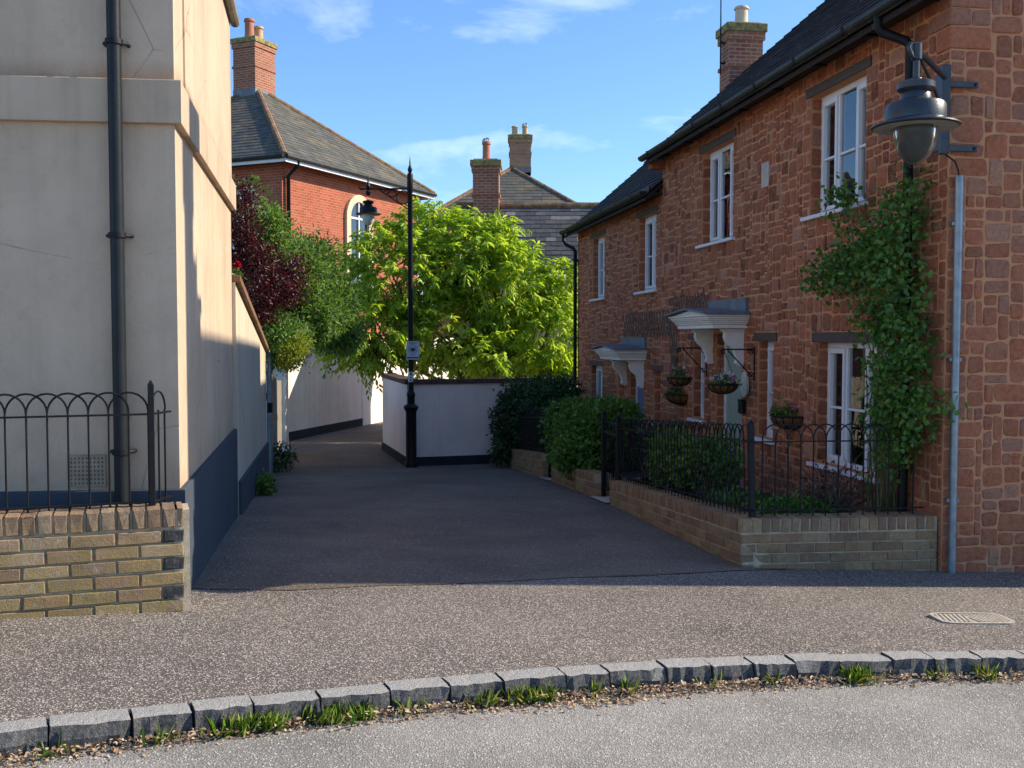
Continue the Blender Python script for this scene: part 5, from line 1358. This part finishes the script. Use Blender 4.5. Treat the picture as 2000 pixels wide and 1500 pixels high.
def shrub(name, label, cat, base, blobs, leafmat, nclump, per, spread, L_, W_, seed, up=.5, droop=0, shell=.5, stem=M['bark'], nst=5, sr=.02, curl=.12, tone=.5, leafname='foliage', group=None, sb=None):
    T = thing(name, label, cat, base, 0, group); g = np.random.default_rng(seed+1000)
    B = [(b[0]-base[0], b[1]-base[1], b[2]-base[2], *b[3:]) for b in blobs]
    bush(leafname, leafmat, T, B, nclump, per, spread, L_, W_, seed, up, droop, shell, curl, tone)
    st = MB()
    for i in range(nst*(sb or len(B))):
        b = B[i % (sb or len(B))]; q = (b[0]+g.uniform(-.6,.6)*b[3], b[1]+g.uniform(-.6,.6)*b[4], b[2]+g.uniform(-.2,.7)*b[5])
        pts, rs = limb(g, (g.uniform(-.1,.1), g.uniform(-.1,.1), -.1), q, sr, sr*.3, .12, 6); st.tube(pts, rs, 5)
    if nst: st.build('stems', stem, T, smooth=True)
    return T
def wp(ix, iy, Y): return ((ix-1000)/2000*Y, Y, CZ+(660-iy)/2000*Y)
def blob(ix, iy, Y, rx, ry, rz): return (*wp(ix, iy, Y), rx, ry, rz)
# beyond the boundary wall
b0 = wp(560, 700, 17.5); b0 = (-5.0, 17.5, gz(-4, 17.5))
shrub('green_shrub', 'large loose green shrub with narrow leaves behind the cream boundary wall', 'shrub', b0,
      [blob(592, 515, 18.5, .70, .6, .50), blob(560, 540, 17.5, .7, .6, .6), blob(635, 590, 18.5, .55, .5, .50), blob(590, 620, 17.6, .7, .6, .5), blob(515, 455, 16.6, .40, .4, .42), blob(655, 640, 18.6, .5, .45, .4), blob(545, 660, 16.6, .5, .4, .3)],
      M['olive_leaf'], 2000, 15, .085, .105, .028, 31, .35, .05, .35, nst=3, sb=2)
b0 = (-4.4, 15.5, gz(-4, 15.5))
shrub('purple_maple', 'dark purple leaved shrub spilling over the coping', 'shrub', b0,
      [blob(476, 445, 15.2, .26, .3, .36), blob(495, 510, 15.4, .36, .4, .36), blob(545, 565, 15.2, .38, .35, .25), blob(505, 590, 14.8, .30, .3, .32), blob(575, 520, 15.6, .22, .2, .2), blob(478, 390, 15.6, .22, .2, .22)],
      M['purple_leaf'], 520, 13, .075, .060, .026, 32, .3, .1, .3, nst=1)
b0 = (-4.4, 16.2, gz(-4, 16.2))
shrub('lime_shrub', 'small lime green clipped shrub overhanging the board fence', 'shrub', b0, [blob(572, 692, 15.5, .18, .2, .17), blob(560, 708, 15.5, .12, .15, .10), blob(585, 672, 15.6, .12, .14, .14)], M['yellow_leaf'], 200, 14, .055, .038, .022, 33, .5, 0, .6, nst=0)
b0 = (-4.3, 15.7, gz(-4, 15.7))
shrub('evergreen_shrub', 'dark evergreen shrub beneath the purple leaves at the wall end', 'shrub', b0, [blob(528, 645, 15.4, .30, .3, .25), blob(545, 690, 15.8, .28, .25, .22), blob(515, 610, 15.2, .25, .25, .2)], M['rose_leaf'], 330, 13, .05, .05, .026, 34, .4, 0, .45, nst=0)
b0 = (wp(466, 560, 11.6)[0]-.1, 11.6, gz(-3, 11.6))
T = thing('red_rose', 'single red rose flower peeping over the wall coping', 'flower', (wp(467, 518, 11.6)))
g = np.random.default_rng(3); n = 26; leaf_mesh('petals', M['redpetal'], T, g.normal(size=(n,3))*.008, unit(g.normal(size=(n,3))+np.array([0,-.3,.3])), unit(g.normal(size=(n,3))), np.full(n,.045), np.full(n,.045), g.random(n), .3)
bush('foliage', M['rose_leaf'], T, [(-.10, .1, -.14, .10, .1, .09)], 22, 8, .03, .05, .03, 35)
MB().tube([(-.12, .1, -1.8), (-.08, .08, -.5), (0, 0, 0)], .008, 5).build('stem', M['greenstem'], T)
shoot_tree('garden_tree', 'pale green tree branch showing above the wall left of the brick house', (-6.28, 22.5, gz(-6.3, 22.5)), [(*np.array((.55, 0, 5.62)), .42, .4, .42), (.18, .2, 5.3, .4, .4, .45), (.75, .0, 5.2, .22, .2, .2), (-.4, 0, 5.2, .7, .7, .8)], 330, 13, .075, .026, M['hedge_leaf'], 41, .06, .25, .3, 3.2)
# weeds at the foot of the left wall
def weed(label, x, y, rad, h, mat, seed, n=60):
    z = gz(x, y); return shrub('wall_weed', label, 'weed', (x, y, z), [(x, y, z+h*.55, rad, rad, h*.5)], mat, n, 9, .04, .06, .03, seed, .6, 0, .3, M['greenstem'], 3, .006)
weed('dark weed clump growing at the foot of the board fence', -3.95, 17.2, .30, .45, M['dark_leaf'], 51, 90)
weed('small green weed at the foot of the blue plinth', -2.92, 11.9, .13, .20, M['hedge_leaf'], 52, 40)

# climber on the cottage front
CR = thing('climbing_rose', 'leafy climbing rose trained up the downpipe beside the upper window', 'climber', FP(.55, .12, -.10), FROT)
def fb_(ix, iy, d, rs_, rd, rz):
    a = (ix-1000)/2000; Y = (4.408-d/.9882)/(a+.155); s = (Y-7.633+.153*d)/.9882; z = CZ+(660-iy)/2000*Y
    return (s-.55, d-.12, z+.10, rs_, rd, rz)
rb = [fb_(1755, 440, .16, .24, .14, .26), fb_(1775, 375, .14, .12, .10, .16), fb_(1700, 470, .18, .34, .16, .22), fb_(1660, 520, .2, .38, .18, .24), fb_(1610, 540, .2, .26, .15, .14), fb_(1740, 540, .2, .3, .18, .24), fb_(1770, 620, .18, .22, .16, .2), fb_(1720, 620, .18, .28, .16, .12), fb_(1730, 655, .16, .18, .14, .1),
      fb_(1770, 700, .2, .20, .16, .13), fb_(1735, 735, .22, .24, .16, .16), fb_(1770, 780, .2, .2, .16, .16), fb_(1735, 800, .24, .22, .16, .14), fb_(1780, 840, .2, .14, .14, .10), fb_(1745, 862, .24, .16, .14, .10), fb_(1815, 800, .24, .08, .08, .05), fb_(1840, 800, .22, .06, .06, .05), fb_(1640, 395, .18, .22, .1, .12), fb_(1750, 905, .2, .1, .1, .08)]
bush('foliage', M['rose_leaf'], CR, rb, 560, 9, .070, .052, .034, 61, .45, .05, .2, .12, .5, flat=1.4)
g = np.random.default_rng(5); st = MB()
for i in range(26):
    b = rb[g.integers(len(rb))]; q = (b[0]+g.uniform(-.8,.8)*b[3], b[1]+g.uniform(-.5,.5)*b[4], b[2]+g.uniform(-.5,1.0)*b[5])
    b0_ = (g.uniform(-.05,.26), g.uniform(-.08,.06), -.05); k_ = min(q[2]*.8, g.uniform(1.0, 1.8)); m_ = (b0_[0]+g.uniform(-.08,.10), b0_[1]+g.uniform(-.02,.08), k_)
    pa_, ra_ = limb(g, b0_, m_, .007, .005, .04, 6); pb_, rb_ = limb(g, m_, q, .005, .002, .07, 6); st.tube(pa_+pb_[1:], ra_+rb_[1:], 5)
st.build('stems', M['greenstem'], CR, smooth=True)

# garden shrubs behind the low walls
def gw(ix, iy, off):   # a point `off` metres behind the lane-side face of the garden walls
    a = (ix-1000)/2000; X0 = 1.690+.155*7.5+off/.9882; Y = X0/(a+.155); return (a*Y, Y, CZ+(660-iy)/2000*Y)
def gblob(ix, iy, off, rx, ry, rz): return (*gw(ix, iy, off), rx, ry, rz)
p = gw(1130, 900, .5)
shrub('round_hedge', 'rounded bright leafy hedge bush between the two garden gates', 'shrub', (p[0], p[1], -.3), [gblob(1150, 850, .35, .42, .5, .42), gblob(1120, 825, .35, .40, .5, .30), gblob(1185, 825, .5, .38, .5, .28), gblob(1145, 890, .2, .40, .45, .3), gblob(1105, 870, .2, .28, .4, .35), gblob(1205, 812, .55, .3, .3, .16)], M['hedge_leaf'], 1300, 10, .045, .062, .046, 71, .5, .0, .6)
p = gw(1040, 870, .5)
shrub('dark_shrub', 'tall dark green shrub overhanging the far garden wall and railing', 'shrub', (p[0], p[1], -.5), [gblob(1035, 780, .4, .55, .5, .32), gblob(1005, 825, .15, .38, .4, .45), gblob(1075, 790, .6, .45, .5, .35), gblob(1000, 875, .05, .28, .3, .28), gblob(1100, 765, .75, .25, .3, .2), gblob(1055, 830, .5, .45, .5, .4)], M['dark_leaf'], 1150, 10, .07, .085, .045, 72, .45, .1, .55)
p = gw(1330, 950, .6)
shrub('garden_shrub', 'light green garden shrub behind the long lane railing', 'shrub', (p[0], p[1], .0), [gblob(1322, 878, .5, .22, .22, .20), gblob(1305, 912, .45, .15, .18, .16), gblob(1368, 892, .65, .20, .2, .17), gblob(1340, 915, .55, .18, .2, .14)], M['garden_leaf'], 270, 10, .045, .060, .036, 73, .5, 0, .45)
p = gw(1410, 960, .7)
shrub('rose_bush', 'dark leggy rose bush before the green door behind the railing', 'shrub', (p[0], p[1], -.02), [gblob(1405, 890, .75, .20, .2, .18), gblob(1425, 915, .75, .14, .15, .12), gblob(1390, 925, .7, .16, .2, .16)], M['rose_leaf'], 170, 9, .045, .052, .032, 74, .5, 0, .4)
p = gw(1270, 930, .9)
shrub('path_shrub', 'deep green shrub in shade beside the garden path', 'shrub', (p[0], p[1], -.15), [gblob(1245, 895, .9, .28, .3, .26), gblob(1285, 870, 1.0, .24, .3, .2)], M['dark_leaf'], 190, 10, .05, .06, .035, 75, .5, 0, .4)
x, y = 2.55, 8.25
shrub('low_ground_cover', 'low green ground cover behind the street-facing railing', 'plant', (x-.15, y, .1), [(x-.2, y+.1, .17, .30, .25, .09), (x-.45, y+.05, .16, .2, .2, .08), (x-.65, y+.5, .15, .25, .3, .1)], M['rose_leaf'], 240, 9, .035, .045, .025, 76, .6)
TB = thing('twiggy_bush', 'bare brown twiggy bush under the ground-floor window', 'shrub', (2.72, 8.55, .08)); g = np.random.default_rng(9); tw = MB()
for i in range(70):
    a = g.uniform(0, 6.28); q = np.array([math.cos(a)*g.uniform(.1,.36), math.sin(a)*g.uniform(.05,.25), g.uniform(.12,.42)]); pts, rs = limb(g, (g.uniform(-.05,.05), g.uniform(-.05,.05), 0), q, .009, .003, .25, 6); tw.tube(pts, rs, 5)
    for j in range(3):
        q2 = np.array(pts[3+j % 3]) + g.normal(size=3)*.09 + np.array([0,0,.03]); p2, r2 = limb(g, pts[3+j % 3], q2, .004, .002, .2, 3); tw.tube(p2, r2, 4)
tw.build('twigs', M['twig'], TB, smooth=True); bush('new_leaves', M['purple_leaf'], TB, [(0, 0, .28, .36, .25, .16)], 60, 4, .03, .03, .016, 77)

# ------------------------------------------------------------------ kerb-side grass, dry leaves
g = np.random.default_rng(21)
tufts = [(-1.62, .03, 20), (-1.28, .03, 30), (-1.02, .05, 150), (-.93, .03, 90), (-.70, .05, 150), (-.60, .03, 60), (-.42, .025, 30), (-.12, .03, 50), (.06, .05, 140), (.15, .03, 70), (.36, .015, 25), (.52, .02, 30), (1.60, .035, 130), (1.67, .02, 40), (1.2, .02, 15), (2.05, .02, 20), (2.30, .03, 50), (-1.9, .04, 40), (.9, .02, 12)]
P = []
for (x, rad, n) in tufts:
    n = int(n*.9); xx = x + g.normal(0, rad, n); P.append(np.column_stack([xx, [kerbY(v) for v in xx] - np.abs(g.normal(.012, .022, n)) - .006, np.zeros(n)]))
P = np.concatenate(P); P[:,2] = [roadz(x, y)-.004 for x, y in P[:,:2]]
n = len(P); A = unit(g.normal(size=(n,3))*np.array([.45,.35,.1]) + np.array([0,-.25,1])); N = unit(g.normal(size=(n,3))+np.array([0,-1,.2]))
gr = leaf_mesh('grass', M['grass'], None, P, A, N, g.uniform(.025,.095,n), g.uniform(.0016,.0032,n), g.random(n), .45); gr['label'] = 'grass tufts growing in the gutter along the kerb'; gr['category'] = 'grass'
n = 9500; x = g.uniform(-2.6, 3.4, n); dens = .35+.65*(np.sin(x*2.1+.6)*.5+.5)*(np.sin(x*5.3)*.3+.7); keep = g.random(n) < dens; x = x[keep]; n = len(x)
yy = np.array([kerbY(v) for v in x]) - np.abs(g.normal(0, .048, n))*(.4+dens[keep]) - .012
P = np.column_stack([x, yy, [roadz(a, b)+.006 for a, b in zip(x, yy)]]); P[:,2] += g.uniform(0, .030, n)*(np.abs(yy-np.array([kerbY(v) for v in x])) < .06)
lt = leaf_mesh('dry_leaves', M['litter'], None, P, unit(g.normal(size=(n,3))*np.array([1,1,.25])), unit(g.normal(size=(n,3))*.5+np.array([0,0,1])), g.uniform(.010,.028,n), g.uniform(.006,.015,n), g.random(n), .2); lt['label'] = 'dry brown leaf litter lying in the gutter'; lt['category'] = 'leaf litter'
# stray chips and leaf debris on pavement and along the lane edge
n = 1500; k = n//3
x = np.concatenate([g.uniform(-2.6, 3.6, k), g.uniform(-2.2, 0, k), g.uniform(-1.5, 1.5, n-2*k)]); y = np.concatenate([g.uniform(4.6, 7.2, k), np.zeros(k), g.uniform(7, 17, n-2*k)])
y[k:2*k] = 6 + g.random(k)**1.3*8; x[k:2*k] = [lane_left(v)+.06+abs(g.normal(0, .10)) for v in y[k:2*k]]
x = np.concatenate([x, g.normal(-3.75, .35, 420), g.normal(-2.3, .25, 160)]); y = np.concatenate([y, g.normal(19.2, 1.3, 420), g.normal(19.3, .9, 160)]); ok = np.array([b > kerbY(a)+.15 and not (a > 1.6 and b > 7.3) for a, b in zip(x, y)]); x, y = x[ok], y[ok]; n = len(x)
P = np.column_stack([x, y, [gz(a, b)+.008 for a, b in zip(x, y)]])
db = leaf_mesh('leaf_debris', M['litter'], None, P, unit(g.normal(size=(n,3))*np.array([1,1,.15])), unit(g.normal(size=(n,3))*.3+np.array([0,0,1])), g.uniform(.008,.022,n), g.uniform(.004,.010,n), g.random(n), .2); db['label'] = 'scattered leaf debris on the pavement and lane edge'; db['category'] = 'leaf litter'
